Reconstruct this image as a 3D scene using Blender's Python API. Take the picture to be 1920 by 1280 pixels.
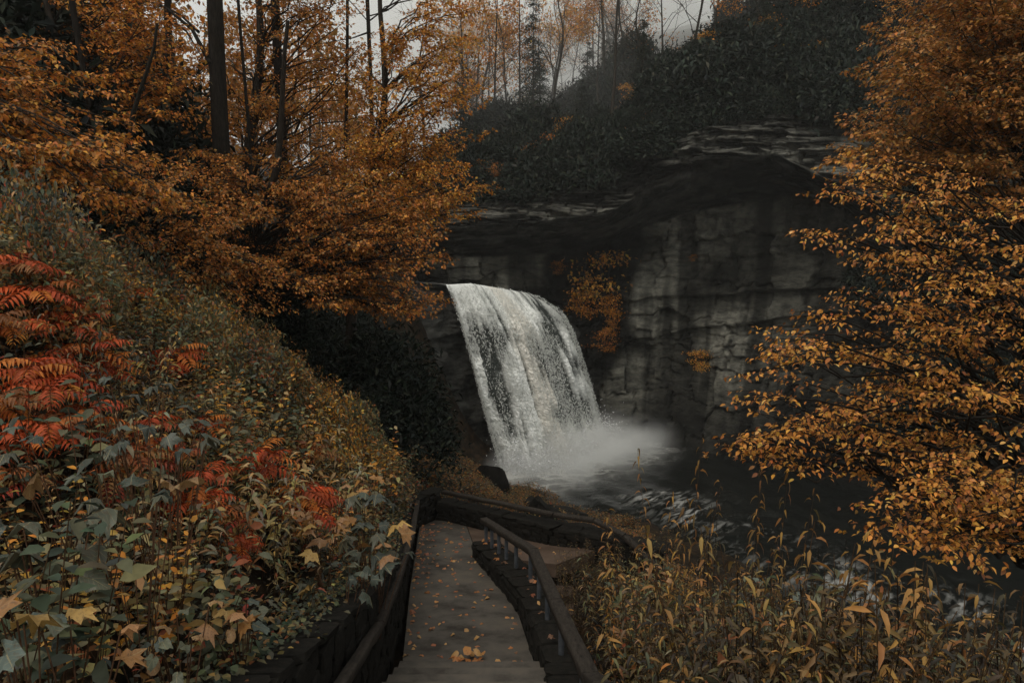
import bpy, math, random
import numpy as np
R = math.radians
rng = np.random.default_rng(11)
random.seed(11)
scene = bpy.context.scene
for o in list(bpy.data.objects): bpy.data.objects.remove(o)

# ------------------------------------------------------------------ camera
CAM = np.array([0.0, 0.0, 20.0]); PITCH = R(8.0); F = 1280.0
cd = bpy.data.cameras.new('camera'); cam = bpy.data.objects.new('camera', cd)
scene.collection.objects.link(cam); scene.camera = cam
cd.lens = 24.0; cd.sensor_width = 36.0; cd.clip_start = 0.05; cd.clip_end = 1500
cam.location = CAM; cam.rotation_euler = (R(90) - PITCH, 0, 0)
scene.render.resolution_x = 1024; scene.render.resolution_y = 682

# ------------------------------------------------------------------ sky, sun, exposure
SUN_EL, SUN_AZ = R(56), R(-138)          # azimuth measured from +Y towards +X
w = bpy.data.worlds.new('World'); scene.world = w; w.use_nodes = True
nt = w.node_tree; nt.nodes.clear()
sky = nt.nodes.new('ShaderNodeTexSky'); sky.sky_type = 'NISHITA'; sky.sun_disc = False
sky.sun_elevation = SUN_EL; sky.sun_rotation = SUN_AZ; sky.dust_density = 6.0; sky.air_density = 1.6; sky.ozone_density = 1.0
hs = nt.nodes.new('ShaderNodeHueSaturation'); hs.inputs['Saturation'].default_value = 0.10
mx = nt.nodes.new('ShaderNodeMix'); mx.data_type = 'RGBA'; mx.inputs[0].default_value = 0.7
mx.inputs[7].default_value = (8.6, 8.7, 8.3, 1)     # even cloud cover
bg = nt.nodes.new('ShaderNodeBackground'); bg.inputs['Strength'].default_value = 0.145
wo = nt.nodes.new('ShaderNodeOutputWorld')
nt.links.new(sky.outputs[0], hs.inputs['Color']); nt.links.new(hs.outputs[0], mx.inputs[6])
nt.links.new(mx.outputs[2], bg.inputs['Color']); nt.links.new(bg.outputs[0], wo.inputs['Surface'])
sd = bpy.data.lights.new('sun', 'SUN'); sd.energy = 1.4; sd.angle = R(35); sd.color = (1.0, 0.93, 0.82)
so = bpy.data.objects.new('sun', sd); scene.collection.objects.link(so)
so.rotation_euler = (math.pi / 2 - SUN_EL, 0, math.pi - SUN_AZ)
so.location = (0, 0, 120)
scene.view_settings.view_transform = 'Standard'; scene.view_settings.look = 'None'
scene.view_settings.exposure = -0.48; scene.view_settings.gamma = 1.0
cy = scene.cycles
cy.use_denoising = True; cy.max_bounces = 10; cy.diffuse_bounces = 2; cy.glossy_bounces = 2
cy.transmission_bounces = 3; cy.transparent_max_bounces = 8; cy.volume_bounces = 8
cy.use_adaptive_sampling = True; cy.adaptive_threshold = 0.02
cy.sample_clamp_indirect = 4.0; cy.volume_max_steps = 64

# ------------------------------------------------------------------ helpers
def P(px, py, Y):
    """world point seen at photo pixel (px,py) at forward distance Y"""
    a = (np.asarray(px, float) - 960) / F; b = (640 - np.asarray(py, float)) / F
    dy = math.cos(PITCH) + b * math.sin(PITCH); dz = -math.sin(PITCH) + b * math.cos(PITCH)
    k = np.asarray(Y, float) / dy
    return np.stack(np.broadcast_arrays(a * k, np.asarray(Y, float), CAM[2] + dz * k), -1)
def nrm(v):
    v = np.asarray(v, float); return v / np.maximum(np.linalg.norm(v, axis=-1, keepdims=True), 1e-9)
def hsh(ix, iy, iz, s):
    with np.errstate(over='ignore'):
        h = (ix.astype(np.int64) * 374761393 + iy.astype(np.int64) * 668265263 + iz.astype(np.int64) * 2147483647 + s * 974634777)
        h = (h ^ (h >> 13)) * 1274126177; h = h ^ (h >> 16)
    return (h & 0xffffff) / float(0xffffff)
def vn(x, y, z=0.0, s=0):
    x, y, z = np.broadcast_arrays(np.asarray(x, float), np.asarray(y, float), np.asarray(z, float))
    ix, iy, iz = np.floor(x), np.floor(y), np.floor(z); fx, fy, fz = x - ix, y - iy, z - iz
    fx, fy, fz = [t * t * (3 - 2 * t) for t in (fx, fy, fz)]
    r = 0
    for a in (0, 1):
        for b in (0, 1):
            for c in (0, 1):
                r = r + hsh(ix + a, iy + b, iz + c, s) * (fx if a else 1 - fx) * (fy if b else 1 - fy) * (fz if c else 1 - fz)
    return r
def fbm(x, y, z=0.0, s=0, o=4):
    r = 0; a = 0.5; t = 0
    x = np.asarray(x, float); y = np.asarray(y, float); z = np.asarray(z, float)
    for k in range(o):
        r = r + a * vn(x * 2 ** k, y * 2 ** k, z * 2 ** k, s + k); t += a; a *= 0.5
    return r / t
def sm(a, b, x):
    t = np.clip((x - a) / (b - a), 0, 1); return t * t * (3 - 2 * t)
def rbf(pts):
    pts = np.array(pts, float); n = len(pts)
    d = np.linalg.norm(pts[:, None, :2] - pts[None, :, :2], axis=-1)
    A = np.zeros((n + 3, n + 3)); A[:n, :n] = d; A[:n, n] = 1; A[:n, n + 1:] = pts[:, :2]; A[n:, :n] = A[:n, n:].T
    c = np.linalg.solve(A, np.concatenate([pts[:, 2], np.zeros(3)]))
    def f(x, y):
        x, y = np.broadcast_arrays(np.asarray(x, float), np.asarray(y, float)); sh = x.shape; q = np.stack([x.ravel(), y.ravel()], -1)
        out = np.empty(len(q))
        for i in range(0, len(q), 20000):
            dd = np.linalg.norm(q[i:i + 20000, None, :] - pts[None, :, :2], axis=-1)
            out[i:i + 20000] = dd @ c[:n] + c[n] + q[i:i + 20000] @ c[n + 1:]
        return out.reshape(sh)
    return f
def link(o, parent=None):
    scene.collection.objects.link(o)
    if parent is not None: o.parent = parent
    return o
def tag(o, label=None, cat=None, group=None, kind=None):
    if label: o['label'] = label
    if cat: o['category'] = cat
    if group: o['group'] = group
    if kind: o['kind'] = kind
    return o
class MB:
    """collects triangles with a colour per vertex"""
    def __init__(s): s.v = []; s.t = []; s.c = []; s.n = 0
    def add(s, v, t, c=(1, 1, 1)):
        v = np.asarray(v, float).reshape(-1, 3); c = np.asarray(c, float)
        if c.ndim == 1: c = np.broadcast_to(c, (len(v), 3))
        s.v.append(v); s.t.append(np.asarray(t, np.int64).reshape(-1, 3) + s.n); s.c.append(c); s.n += len(v)
    def mesh(s, name, mat, smooth=False):
        v = np.concatenate(s.v); t = np.concatenate(s.t); c = np.concatenate(s.c)
        me = bpy.data.meshes.new(name)
        me.vertices.add(len(v)); me.vertices.foreach_set('co', v.astype(np.float32).ravel())
        me.loops.add(len(t) * 3); me.loops.foreach_set('vertex_index', t.astype(np.int32).ravel())
        me.polygons.add(len(t)); me.polygons.foreach_set('loop_start', np.arange(0, len(t) * 3, 3, dtype=np.int32))
        if smooth: me.polygons.foreach_set('use_smooth', np.ones(len(t), bool))
        me.update(calc_edges=True)
        at = me.color_attributes.new('Col', 'FLOAT_COLOR', 'POINT')
        at.data.foreach_set('color', np.concatenate([c, np.ones((len(c), 1))], 1).astype(np.float32).ravel())
        for m in (mat if isinstance(mat, (list, tuple)) else [mat]): me.materials.append(m)
        return me
    def build(s, name, mat, parent=None, smooth=False):
        if not s.v: s.add([[0, 0, 0], [.01, 0, 0], [0, .01, 0]], [[0, 1, 2]])
        return link(bpy.data.objects.new(name, s.mesh(name, mat, smooth)), parent)
def grid(mb, V, C=(1, 1, 1)):
    h, w_ = V.shape[:2]; i = np.arange(h * w_).reshape(h, w_)
    a, b, c, d = i[:-1, :-1].ravel(), i[:-1, 1:].ravel(), i[1:, 1:].ravel(), i[1:, :-1].ravel()
    C = np.asarray(C, float); C = C.reshape(-1, 3) if C.ndim == 3 else C
    mb.add(V.reshape(-1, 3), np.concatenate([np.stack([a, b, c], -1), np.stack([a, c, d], -1)]), C)
def tube(mb, pts, rad, n=5, col=(1, 1, 1)):
    pts = np.asarray(pts, float); m = len(pts); rad = np.broadcast_to(np.asarray(rad, float), (m,))
    T = np.gradient(pts, axis=0); T = nrm(T); up = np.array([0.13, 0.31, 0.94]) if abs(T[0][2]) < .9 else np.array([1., .1, 0])
    A = nrm(np.cross(T, up)); B = np.cross(T, A); th = np.arange(n) * 2 * math.pi / n
    V = pts[:, None] + rad[:, None, None] * (np.cos(th)[None, :, None] * A[:, None] + np.sin(th)[None, :, None] * B[:, None])
    i = np.arange(m * n).reshape(m, n); j = np.roll(i, -1, 1)
    a, b, c, d = i[:-1].ravel(), j[:-1].ravel(), j[1:].ravel(), i[1:].ravel()
    mb.add(V.reshape(-1, 3), np.concatenate([np.stack([a, b, c], -1), np.stack([a, c, d], -1)]), col)
def lin(*c): return np.array(c, float)
# leaf outlines: x = width, y = length, z = off the blade
RH = (lin([0, 0, 0], [-.5, .45, .12], [0, 1, -.08], [.5, .45, .12]), [[0, 3, 2], [0, 2, 1]])
OV = (lin([0, 0, 0], [.36, .22, .07], [.44, .55, .06], [0, 1, -.16], [-.44, .55, .06], [-.36, .22, .07], [0, .5, -.02]),
      [[0, 1, 6], [1, 2, 6], [2, 3, 6], [3, 4, 6], [4, 5, 6], [5, 0, 6]])
LA = (lin([0, 0, 0], [.5, .3, .1], [0, .35, 0], [-.5, .3, .1], [.4, .66, -.02], [0, .7, -.1], [-.4, .66, -.02], [0, 1, -.36]),
      [[0, 1, 2], [0, 2, 3], [1, 4, 5], [1, 5, 2], [2, 5, 6], [2, 6, 3], [4, 7, 5], [5, 7, 6]])
_mo = [(0, 0), (.22, -.06), (.55, .02), (.42, .22), (.78, .48), (.42, .48), (.36, .62), (.16, .62), (0, 1.0), (-.16, .62), (-.36, .62), (-.42, .48), (-.78, .48), (-.42, .22), (-.55, .02), (-.22, -.06)]
MP = (np.array([[a, b, -.10 * (a * a * 2 + (b - .4) ** 2)] for a, b in _mo] + [[0, .38, .05]]),
      [[i, (i + 1) % 16, 16] for i in range(16)])
def leaves(mb, pos, d, n, L, W, col, T=RH):
    pos = np.asarray(pos, float); d = nrm(d); x = nrm(np.cross(d, n)); n = np.cross(x, d)
    L = np.broadcast_to(np.asarray(L, float), (len(pos),)); W = np.broadcast_to(np.asarray(W, float), (len(pos),))
    tv = T[0]; k = len(tv)
    V = pos[:, None] + tv[None, :, 0, None] * (x * W[:, None])[:, None] + tv[None, :, 1, None] * (d * L[:, None])[:, None] + tv[None, :, 2, None] * (n * L[:, None])[:, None]
    t = np.asarray(T[1])[None] + (np.arange(len(pos)) * k)[:, None, None]
    mb.add(V.reshape(-1, 3), t.reshape(-1, 3), np.repeat(col, k, axis=0))
def pick(pal, n, jit=.18):
    cols = np.array([p[1:] for p in pal], float); wt = np.array([p[0] for p in pal], float); wt /= wt.sum()
    c = cols[rng.choice(len(pal), n, p=wt)]
    return np.clip(c * (1 + jit * rng.standard_normal((n, 1))) * (1 + .08 * rng.standard_normal((n, 3))), .004, .85)
PAL = dict(
    orange=[(5, .64, .26, .04), (4, .54, .20, .03), (2, .66, .33, .055), (2, .30, .12, .03), (1.5, .12, .07, .03)],
    gold=[(5, .70, .34, .055), (4, .62, .26, .045), (2, .68, .40, .09), (1.5, .34, .16, .05), (1.5, .16, .13, .05)],
    russet=[(4, .54, .19, .032), (3, .40, .13, .025), (3, .60, .25, .045), (2, .18, .075, .025), (1, .10, .07, .03)],
    brownish=[(4, .44, .19, .045), (3, .50, .23, .06), (3, .30, .14, .04), (1.5, .15, .11, .05)],
    beech=[(5, .70, .32, .06), (4, .62, .26, .05), (3, .42, .16, .035), (1, .72, .40, .12), (2, .22, .09, .03)],
    red=[(4, .50, .085, .02), (3, .38, .065, .02), (4, .54, .16, .03), (1.5, .26, .12, .04)],
    green=[(4, .075, .090, .058), (3, .055, .07, .048), (2, .11, .11, .06), (1, .20, .17, .08)],
    olive=[(4, .15, .14, .07), (3, .11, .12, .07), (2, .24, .18, .07), (1.5, .38, .24, .08), (1, .28, .10, .04)],
    mix=[(5, .085, .10, .075), (4, .13, .13, .09), (3, .22, .15, .06), (3, .30, .13, .045), (2, .42, .28, .10), (1, .38, .08, .04)],
    rhodo=[(4, .012, .018, .013), (3, .022, .029, .021), (1.4, .045, .05, .035)],
    pale=[(4, .46, .34, .15), (3, .38, .24, .09), (3, .24, .22, .14), (1, .5, .20, .06)],
    dry=[(4, .19, .125, .05), (4, .12, .085, .04), (2.5, .32, .17, .055), (4, .06, .045, .026), (.6, .42, .32, .17)],
    dark=[(3, .03, .028, .022), (2, .05, .04, .03)])

# ------------------------------------------------------------------ materials
def mat(name): m = bpy.data.materials.new(name); m.use_nodes = True; m.node_tree.nodes.clear(); return m, m.node_tree.nodes, m.node_tree.links
def leafmat(name, transl=.30, rough=.5, spec=.22):
    m, N, L = mat(name); out = N.new('ShaderNodeOutputMaterial'); at = N.new('ShaderNodeAttribute'); at.attribute_name = 'Col'
    no = N.new('ShaderNodeTexNoise'); no.inputs['Scale'].default_value = 22; tc = N.new('ShaderNodeTexCoord'); L.new(tc.outputs['Object'], no.inputs['Vector'])
    mr = N.new('ShaderNodeMapRange'); mr.inputs[3].default_value = .6; mr.inputs[4].default_value = 1.35; L.new(no.outputs[0], mr.inputs[0])
    mu = N.new('ShaderNodeVectorMath'); mu.operation = 'SCALE'; L.new(at.outputs['Color'], mu.inputs[0]); L.new(mr.outputs[0], mu.inputs['Scale'])
    pr = N.new('ShaderNodeBsdfPrincipled'); pr.inputs['Roughness'].default_value = rough; pr.inputs['Specular IOR Level'].default_value = spec
    tr = N.new('ShaderNodeBsdfTranslucent'); ms = N.new('ShaderNodeMixShader'); ms.inputs[0].default_value = transl
    L.new(mu.outputs[0], pr.inputs['Base Color']); L.new(mu.outputs[0], tr.inputs['Color'])
    L.new(pr.outputs[0], ms.inputs[1]); L.new(tr.outputs[0], ms.inputs[2]); L.new(ms.outputs[0], out.inputs[0]); return m
def surfmat(name, c1, c2, scale=3.0, rough=.85, bump=.4, stretch=(1, 1, 1), attr=False, spec=.10, bscale=None, bdist=.05, c3=None):
    m, N, L = mat(name); out = N.new('ShaderNodeOutputMaterial'); pr = N.new('ShaderNodeBsdfPrincipled')
    tc = N.new('ShaderNodeTexCoord'); mp = N.new('ShaderNodeMapping'); mp.inputs['Scale'].default_value = stretch
    L.new(tc.outputs['Object'], mp.inputs[0])
    n1 = N.new('ShaderNodeTexNoise'); n1.inputs['Scale'].default_value = scale; n1.inputs['Detail'].default_value = 6; n1.inputs['Roughness'].default_value = .65
    L.new(mp.outputs[0], n1.inputs['Vector'])
    cr = N.new('ShaderNodeValToRGB'); cr.color_ramp.elements[0].position = .33; cr.color_ramp.elements[1].position = .68
    cr.color_ramp.elements[0].color = (*c1, 1); cr.color_ramp.elements[1].color = (*c2, 1)
    if c3: e = cr.color_ramp.elements.new(.5); e.color = (*c3, 1)
    L.new(n1.outputs[0], cr.inputs[0]); src = cr.outputs[0]
    if attr:
        at = N.new('ShaderNodeAttribute'); at.attribute_name = 'Col'; mm = N.new('ShaderNodeVectorMath'); mm.operation = 'MULTIPLY'
        L.new(at.outputs['Color'], mm.inputs[0]); L.new(src, mm.inputs[1]); src = mm.outputs[0]
    L.new(src, pr.inputs['Base Color']); pr.inputs['Roughness'].default_value = rough; pr.inputs['Specular IOR Level'].default_value = spec
    n2 = N.new('ShaderNodeTexNoise'); n2.inputs['Scale'].default_value = bscale or scale * 4; n2.inputs['Detail'].default_value = 8; n2.inputs['Roughness'].default_value = .7
    L.new(mp.outputs[0], n2.inputs['Vector']); bu = N.new('ShaderNodeBump'); bu.inputs['Strength'].default_value = bump; bu.inputs['Distance'].default_value = bdist
    L.new(n2.outputs[0], bu.inputs['Height']); L.new(bu.outputs[0], pr.inputs['Normal']); L.new(pr.outputs[0], out.inputs[0]); return m
M_LEAF = leafmat('leaf'); M_EVER = leafmat('evergreen_leaf', .08, .6, .12)
M_BARK = surfmat('bark', (.022, .019, .016), (.07, .06, .05), 8, .9, .8, (3, 3, .6), attr=True, bdist=.03)
M_SOIL = surfmat('soil', (.010, .008, .006), (.055, .032, .016), 2.2, .95, .9, c3=(.022, .016, .010), bdist=.12, bscale=14)
M_ROCK = surfmat('cliff_rock', (.40, .40, .39), (1.35, 1.32, 1.22), 1.7, .6, 1.0, (.6, .6, 1.3), attr=True, bscale=2.4, bdist=.45, spec=.16)
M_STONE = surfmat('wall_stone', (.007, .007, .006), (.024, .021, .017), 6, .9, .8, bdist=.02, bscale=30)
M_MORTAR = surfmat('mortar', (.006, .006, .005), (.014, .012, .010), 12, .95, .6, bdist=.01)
M_WOOD = surfmat('weathered_timber', (.014, .012, .010), (.050, .041, .033), 5, .8, .7, (6, 1, 6), bdist=.008, bscale=25)
M_PATH = surfmat('path_concrete', (.040, .034, .028), (.118, .100, .078), 1.6, .8, .5, c3=(.085, .075, .063), bdist=.012, bscale=60)
M_TERRA = surfmat('landing_paving', (.07, .047, .033), (.13, .09, .066), 1.8, .8, .5, bdist=.012, bscale=60)
M_METAL = surfmat('galvanised_post', (.05, .056, .062), (.095, .10, .11), 9, .5, .2, bdist=.004)

# ------------------------------------------------------------------ terrain
gz = rbf([(-.5, 0, 18.2), (-.5, 4, 16.6), (-.5, 7.8, 14.45), (-1.2, 12, 13.5), (-1.4, 18, 12.1), (.8, 15.5, 12.7),
    (-2.6, 0, 19.0), (-2.5, 4, 17.2), (-2.5, 7.3, 15.9), (-2.6, 10.5, 14.8), (-2.7, 14, 13.8), (-3.0, 17, 13.3), (-1.8, 20, 12.0),
    (-6, 8, 19.7), (-4, 6, 18.2), (-3.4, 9, 16.5), (-5.7, 13, 17.4), (-3.9, 14, 15.6), (-4, 2, 18.8), (-8, 4, 20.6), (-10, 11, 20.5), (-3.2, 19.5, 13.0),
    (-13, 25, 21.2), (-10, 18, 19.3), (-18, 15, 23), (-7, 22, 15.5), (-4, 26, 11.5), (-3.5, 34, 8), (-7, 44, 9), (-12, 40, 15), (-22, 38, 22), (-13, 52, 16.5), (-22, 60, 21),
    (-8.5, 58, 16.2), (-9, 66, 17), (-4, 53, 1.5), (-5, 58, 2), (-1, 22, 10.8), (1, 28, 8.4), (1, 38, 4.6), (0.5, 48, 1.6), (1.5, 54, .25), (-1.5, 57, .3),
    (2.5, 0, 16.5), (6, 0, 15.5), (1.9, 6, 14.8), (6, 6, 14.7), (6, 10, 13.0), (3, 12, 12.6), (3, 9, 13.8), (9, 14, 10.2), (11, 20, 5.8), (6, 22, 7.0), (3, 19, 10.3), (15, 10, 10), (12, 4, 13), (14, 14, 8.0),
    (5, 46, .5), (9.5, 47, .2), (9, 38, 2.0), (14, 33, 1), (19, 27, .6), (27, 18, .5), (8, 30, 4.2),
    (6, 56, -1.6), (10, 62, -1.8), (4, 66, -1.5), (18, 52, -1.6), (25, 45, -1.6), (21, 36, -1.4), (28, 32, -1.5), (35, 22, -1.5), (30, 40, -1.5), (36, 38, -1.3), (45, 20, -1.5), (60, 0, -1.5),
    (-60, 30, 34), (-60, 80, 34), (-30, 100, 28), (-60, 140, 42), (-18, 90, 21), (-25, 5, 27), (-60, -10, 36), (0, -20, 21), (30, -20, 14), (60, -30, 4)])
def ground(x, y):
    x = np.asarray(x, float); y = np.asarray(y, float)
    z = gz(x, y) + .5 * (fbm(x * .35, y * .35, 0, 3) - .5) + .12 * (fbm(x * 2, y * 2, 0, 8) - .5)
    return z
PZ = lambda y: 14.59 - .2177 * (y - 7.85)        # ramp surface
def path_mid(y): return np.interp(y, [0, 7.85, 18.5], [-.58, -.58, -1.45])
def make_terrain(x0, x1, y0, y1, nx, ny, name, hole=None, dz=0):
    # nearly uniform lattice, denser near the camera
    u = np.linspace(-1, 1, nx); X = np.where(u < 0, -(-u) ** 1.6 * -x0, u ** 1.6 * x1)
    t = np.linspace(0, 1, ny); Y = y0 + (y1 - y0) * t ** 1.3
    X, Y = np.meshgrid(X, Y); Z = ground(X, Y)
    d = np.abs(X - path_mid(Y)); flat = (Y < 19) * (1 - sm(1.5, 1.9, d)); low = np.where(Y < 8, PZ(8) + (8 - Y) * .44, PZ(Y)) - .35
    Z = Z * (1 - flat) + np.minimum(Z, low) * flat
    land = sm(13.4, 13.9, Y) * (1 - sm(18.3, 18.8, Y + X * .9)) * sm(-2.4, -2.2, X) * (1 - sm(2.8, 3.2, X)); Z = Z * (1 - land) + np.minimum(Z, PZ(Y) - .3) * land
    fl = sm(.2, .5, X) * (1 - sm(2.3, 2.8, X)) * (1 - sm(13.6, 14, Y)) * (Y > 3); Z = Z * (1 - fl) + np.minimum(Z, 13.0 - (13.6 - Y) * .42) * fl
    back = sm(60, 63, Y + np.clip(X - 16, 0, 99) * 1.0) * (X > -9); Z = Z - back * 4
    mb = MB(); grid(mb, np.stack([X, Y, Z], -1)); o = mb.build(name, M_SOIL, smooth=True); tag(o, kind='structure'); return o
make_terrain(-110, 70, -30, 150, 260, 300, 'ground')

# ------------------------------------------------------------------ cliff with overhang and the hillside behind it
def interp_curve(pts, n, dense=None):
    pts = np.array(pts, float); s = np.r_[0, np.cumsum(np.linalg.norm(np.diff(pts[:, :2], axis=0), axis=1))]
    q = np.linspace(0, s[-1], n)
    if dense: q = np.unique(np.r_[np.linspace(0, dense[0], 60)[:-1], np.linspace(dense[0], dense[1], n), np.linspace(dense[1], s[-1], 60)[1:]])
    c = np.stack([np.interp(q, s, pts[:, i]) for i in range(pts.shape[1])], -1)
    k = 25 if dense else 9; ker = np.ones(k) / k; pad = np.pad(c, ((k // 2, k // 2), (0, 0)), mode='edge')
    return np.stack([np.convolve(pad[:, i], ker, 'valid') for i in range(pts.shape[1])], -1)
# x, Y, underside height, top height, slope of the hill behind, how deep the overhang is, foot height
CL = interp_curve([(-70, 120, 20, 24, .15, .5, 14), (-30, 86, 18, 22.5, .15, .8, 14), (-14, 73, 18.3, 22.5, .30, 2.0, 14), (-6, 72.5, 18.6, 24.0, .34, 4.5, 13), (2, 73, 18.8, 25.2, .40, 7, -1), (9, 72, 19.4, 26.4, .46, 8, -1),
    (14, 71.5, 22.0, 28.6, .52, 9, -1), (20, 69, 23.6, 30.4, .58, 9, -1), (27, 64, 24.4, 31.6, .62, 7.5, -1), (33, 57, 20, 27, .68, 3.5, -1), (39, 50, 12, 16, .75, 1, -1), (50, 41, 8, 11, .8, .5, -1), (75, 20, 6, 9, .8, .5, -1), (110, -20, 6, 9, .8, .5, -1)], 520, (62, 150))
TT = nrm(np.gradient(CL[:, :2], axis=0)); NN = np.stack([TT[:, 1], -TT[:, 0]], -1)      # towards the river
def strata(s, z, amp, per, seed):
    zz = z + .06 * s + 1.7 * fbm(s * .11, z * .12, 0, seed, 4) * 2
    t = zz / per + .6 * vn(s * .25, zz * .4, 0, seed + 5); fr = t - np.floor(t); lay = np.floor(t)
    wdt = vn(lay * 7.3, s * .12, 0, seed + 9)
    return amp * (wdt * ((1 - fr) ** .8) * sm(0, .10, fr) * 1.2 - .25)
def cliff_rows():
    n = len(CL); s = np.r_[0, np.cumsum(np.linalg.norm(np.diff(CL[:, :2], axis=0), axis=1))]
    h = np.linspace(0, 1, 190); V = []; C = []
    x, Y, zb, zt, sl, ov, z0 = CL.T
    for k in h:                                                     # lower face
        z = z0 + (zb - z0) * k
        lean = -1.2 * (k - .25) + 2.2 * (1 - k) ** 4 * 2
        crack = np.abs(fbm(s * .20, z * .016, 0, 23, 2) - .5) + .04 * fbm(s, z, 0, 24)
        l1 = 14.4 + .09 * (x - 12) + .8 * (fbm(s * .3, 0, 0, 25) - .5); l2 = 10.4 + .22 * (x - 14) + 1.2 * (fbm(s * .25, 0, 0, 26) - .5); l3 = 18.6 + .05 * (x - 12) + .8 * (fbm(s * .4, 0, 0, 27) - .5)
        shelf = .9 * sm(l1 - .10, l1 + .05, z) - .7 * sm(l1 + .1, l1 + 3, z) + .8 * sm(l2 - .1, l2 + .05, z) - .8 * sm(l2 + .1, l2 + 3, z) + .5 * sm(l3 - .1, l3 + .05, z) - .5 * sm(l3 + .1, l3 + 2, z)
        blocks = 2.6 * (fbm(s * .13, z * .06, 0, 21, 3) - .5)
        def cells(su, sz_, amp, seed):
            zz = z / sz_ + .7 * fbm(s * .25, z * .2, 0, seed) * 2; row = np.floor(zz); cc = s / (su * (.7 + .8 * hsh(row, row * 0, row * 0, seed))) + 7 * hsh(row, row * 0 + 1, row * 0, seed) + .5 * fbm(s * .4, z * .5, 0, seed + 1); col_ = np.floor(cc)
            g = np.minimum(np.minimum(zz - row, 1 - zz + row) * sz_, np.minimum(cc - col_, 1 - cc + col_) * su); rv = hsh(row, col_, row * 0, seed + 2)
            return amp * (rv - .5) - .35 * amp * sm(.12, .0, g), g, rv
        b1, g1, r1 = cells(3.0, 3.8, 1.7, 501); b2, g2, r2 = cells(1.2, 1.1, .6, 507); blocks = blocks + b1 + b2 * 1.6 * sm(.45, .75, fbm(s * .15, z * .2, 0, 509))
        off = lean + shelf + blocks + strata(s, z, .35, 1.7, 41) * (vn(s * .2, z * .1, 0, 2)) + .6 * (fbm(s * .8, z * .6, 0, 44, 5) - .5)
        V.append(np.stack([x + NN[:, 0] * off, Y + NN[:, 1] * off, z], -1))
        dry = sm(.42, .58, fbm(x * .11 + 4, z * .10, 0, 53, 3) + .34 * np.exp(-((x - 17) / 6.0) ** 2) + .25 * np.exp(-((x + 2) / 4.5) ** 2) * sm(14, 16, z) - .12)  # paler rock tone in noise patches, strongest right of the falls and above lip
        st = sm(.45, .62, fbm(s * .55, z * .035, 0, 51, 4)); ledge = sm(.58, .75, fbm(s * .2, z * .8, 0, 57, 3)); wet = sm(.42, .10, k)
        base = (.014 + .235 * dry * (1 - .75 * st) * (1 - .6 * sm(21, 27, x))) * (1 - .4 * ledge) * (1 - .8 * wet) * (1 - .7 * sm(.04, .0, crack)) * (.8 + .4 * r1) * (.88 + .24 * r2) * (1 - .3 * sm(.06, 0, g2))
        base = base * (.75 + .5 * fbm(s * 2.5, z * 1.2, 0, 59, 4))
        C.append(np.stack([base, base * .98, base * .86], -1))
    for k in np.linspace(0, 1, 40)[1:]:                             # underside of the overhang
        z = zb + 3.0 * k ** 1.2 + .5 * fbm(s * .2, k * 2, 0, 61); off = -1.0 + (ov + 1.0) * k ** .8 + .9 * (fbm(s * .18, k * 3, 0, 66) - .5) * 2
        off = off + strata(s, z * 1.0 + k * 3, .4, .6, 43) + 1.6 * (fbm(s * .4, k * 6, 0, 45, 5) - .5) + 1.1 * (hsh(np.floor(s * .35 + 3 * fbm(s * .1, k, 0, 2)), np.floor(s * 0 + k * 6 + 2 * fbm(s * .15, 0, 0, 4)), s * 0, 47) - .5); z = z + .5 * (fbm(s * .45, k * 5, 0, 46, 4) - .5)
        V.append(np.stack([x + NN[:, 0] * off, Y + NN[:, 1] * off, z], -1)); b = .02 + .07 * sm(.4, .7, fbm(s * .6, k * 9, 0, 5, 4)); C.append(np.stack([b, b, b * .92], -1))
    for k in np.linspace(0, 1, 150)[1:]:                            # layered brow
        z = zb + 3.0 + .5 * fbm(s * .2, 2, 0, 61) + (zt - zb - 3.0) * k + .35 * (fbm(s * .3, k * 3, 0, 62) - .5) * (1 - k)
        off = ov - 2.6 * k ** 1.5 - 2 * sm(.8, 1, k) + 1.5 * (fbm(s * .12, z * .15, 0, 71, 3) - .5) * 2 * (1 - k * .5) + strata(s, z, .7, 1.05, 77) * sm(.3, .6, fbm(s * .22, z * .5, 0, 74, 3)) + 1.0 * (fbm(s * .5, z * 1.1, 0, 78, 6) - .5)
        zz = z * 1.0 + .9 * fbm(s * .13, z * .2, 0, 701) * 2 + .05 * s
        for rh, cw, am, sd in ((.62, 3.2, 1.5, 711), (.27, 1.5, .7, 713), (.13, .8, .28, 717)):
            row = np.floor(zz / rh); fr = zz / rh - row; cc = s / (cw * (.6 + hsh(row, row * 0, row * 0, sd))) + 9 * hsh(row, row * 0 + 2, row * 0, sd) + .3 * fbm(s, z, 0, sd); ci = np.floor(cc); rv = hsh(row, ci, row * 0, sd + 1)
            off = off + am * (rv - .5) * sm(0, .15, fr) * (1 - .5 * fr) - .5 * am * sm(.06, 0, np.minimum(cc - ci, 1 - cc + ci))
        V.append(np.stack([x + NN[:, 0] * off, Y + NN[:, 1] * off, z], -1))
        b = .022 + .15 * sm(.45, .66, fbm(s * .12, z * .9, 0, 81, 3)) * sm(.3, .6, fbm(s * .6, z * 3, 0, 83, 3)); C.append(np.stack([b, b * .98, b * .88], -1))
    z1 = V[-1][:, 2]; o1 = off
    for k in np.linspace(0, 1, 70)[1:]:                             # hillside
        d = 95 * k ** 1.5; o = o1 - d
        z = z1 + d * sl * (1 - .25 * k) + 1.6 * sm(0, 3, d) + 2.4 * (fbm((x + o) * .08, (Y - o) * .08, 0, 91) - .5) * sm(1, 10, d)
        V.append(np.stack([x + NN[:, 0] * o, Y + NN[:, 1] * o, z], -1)); C.append(np.tile([.022, .018, .012], (n, 1)))
    return np.array(V), np.array(C)
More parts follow.
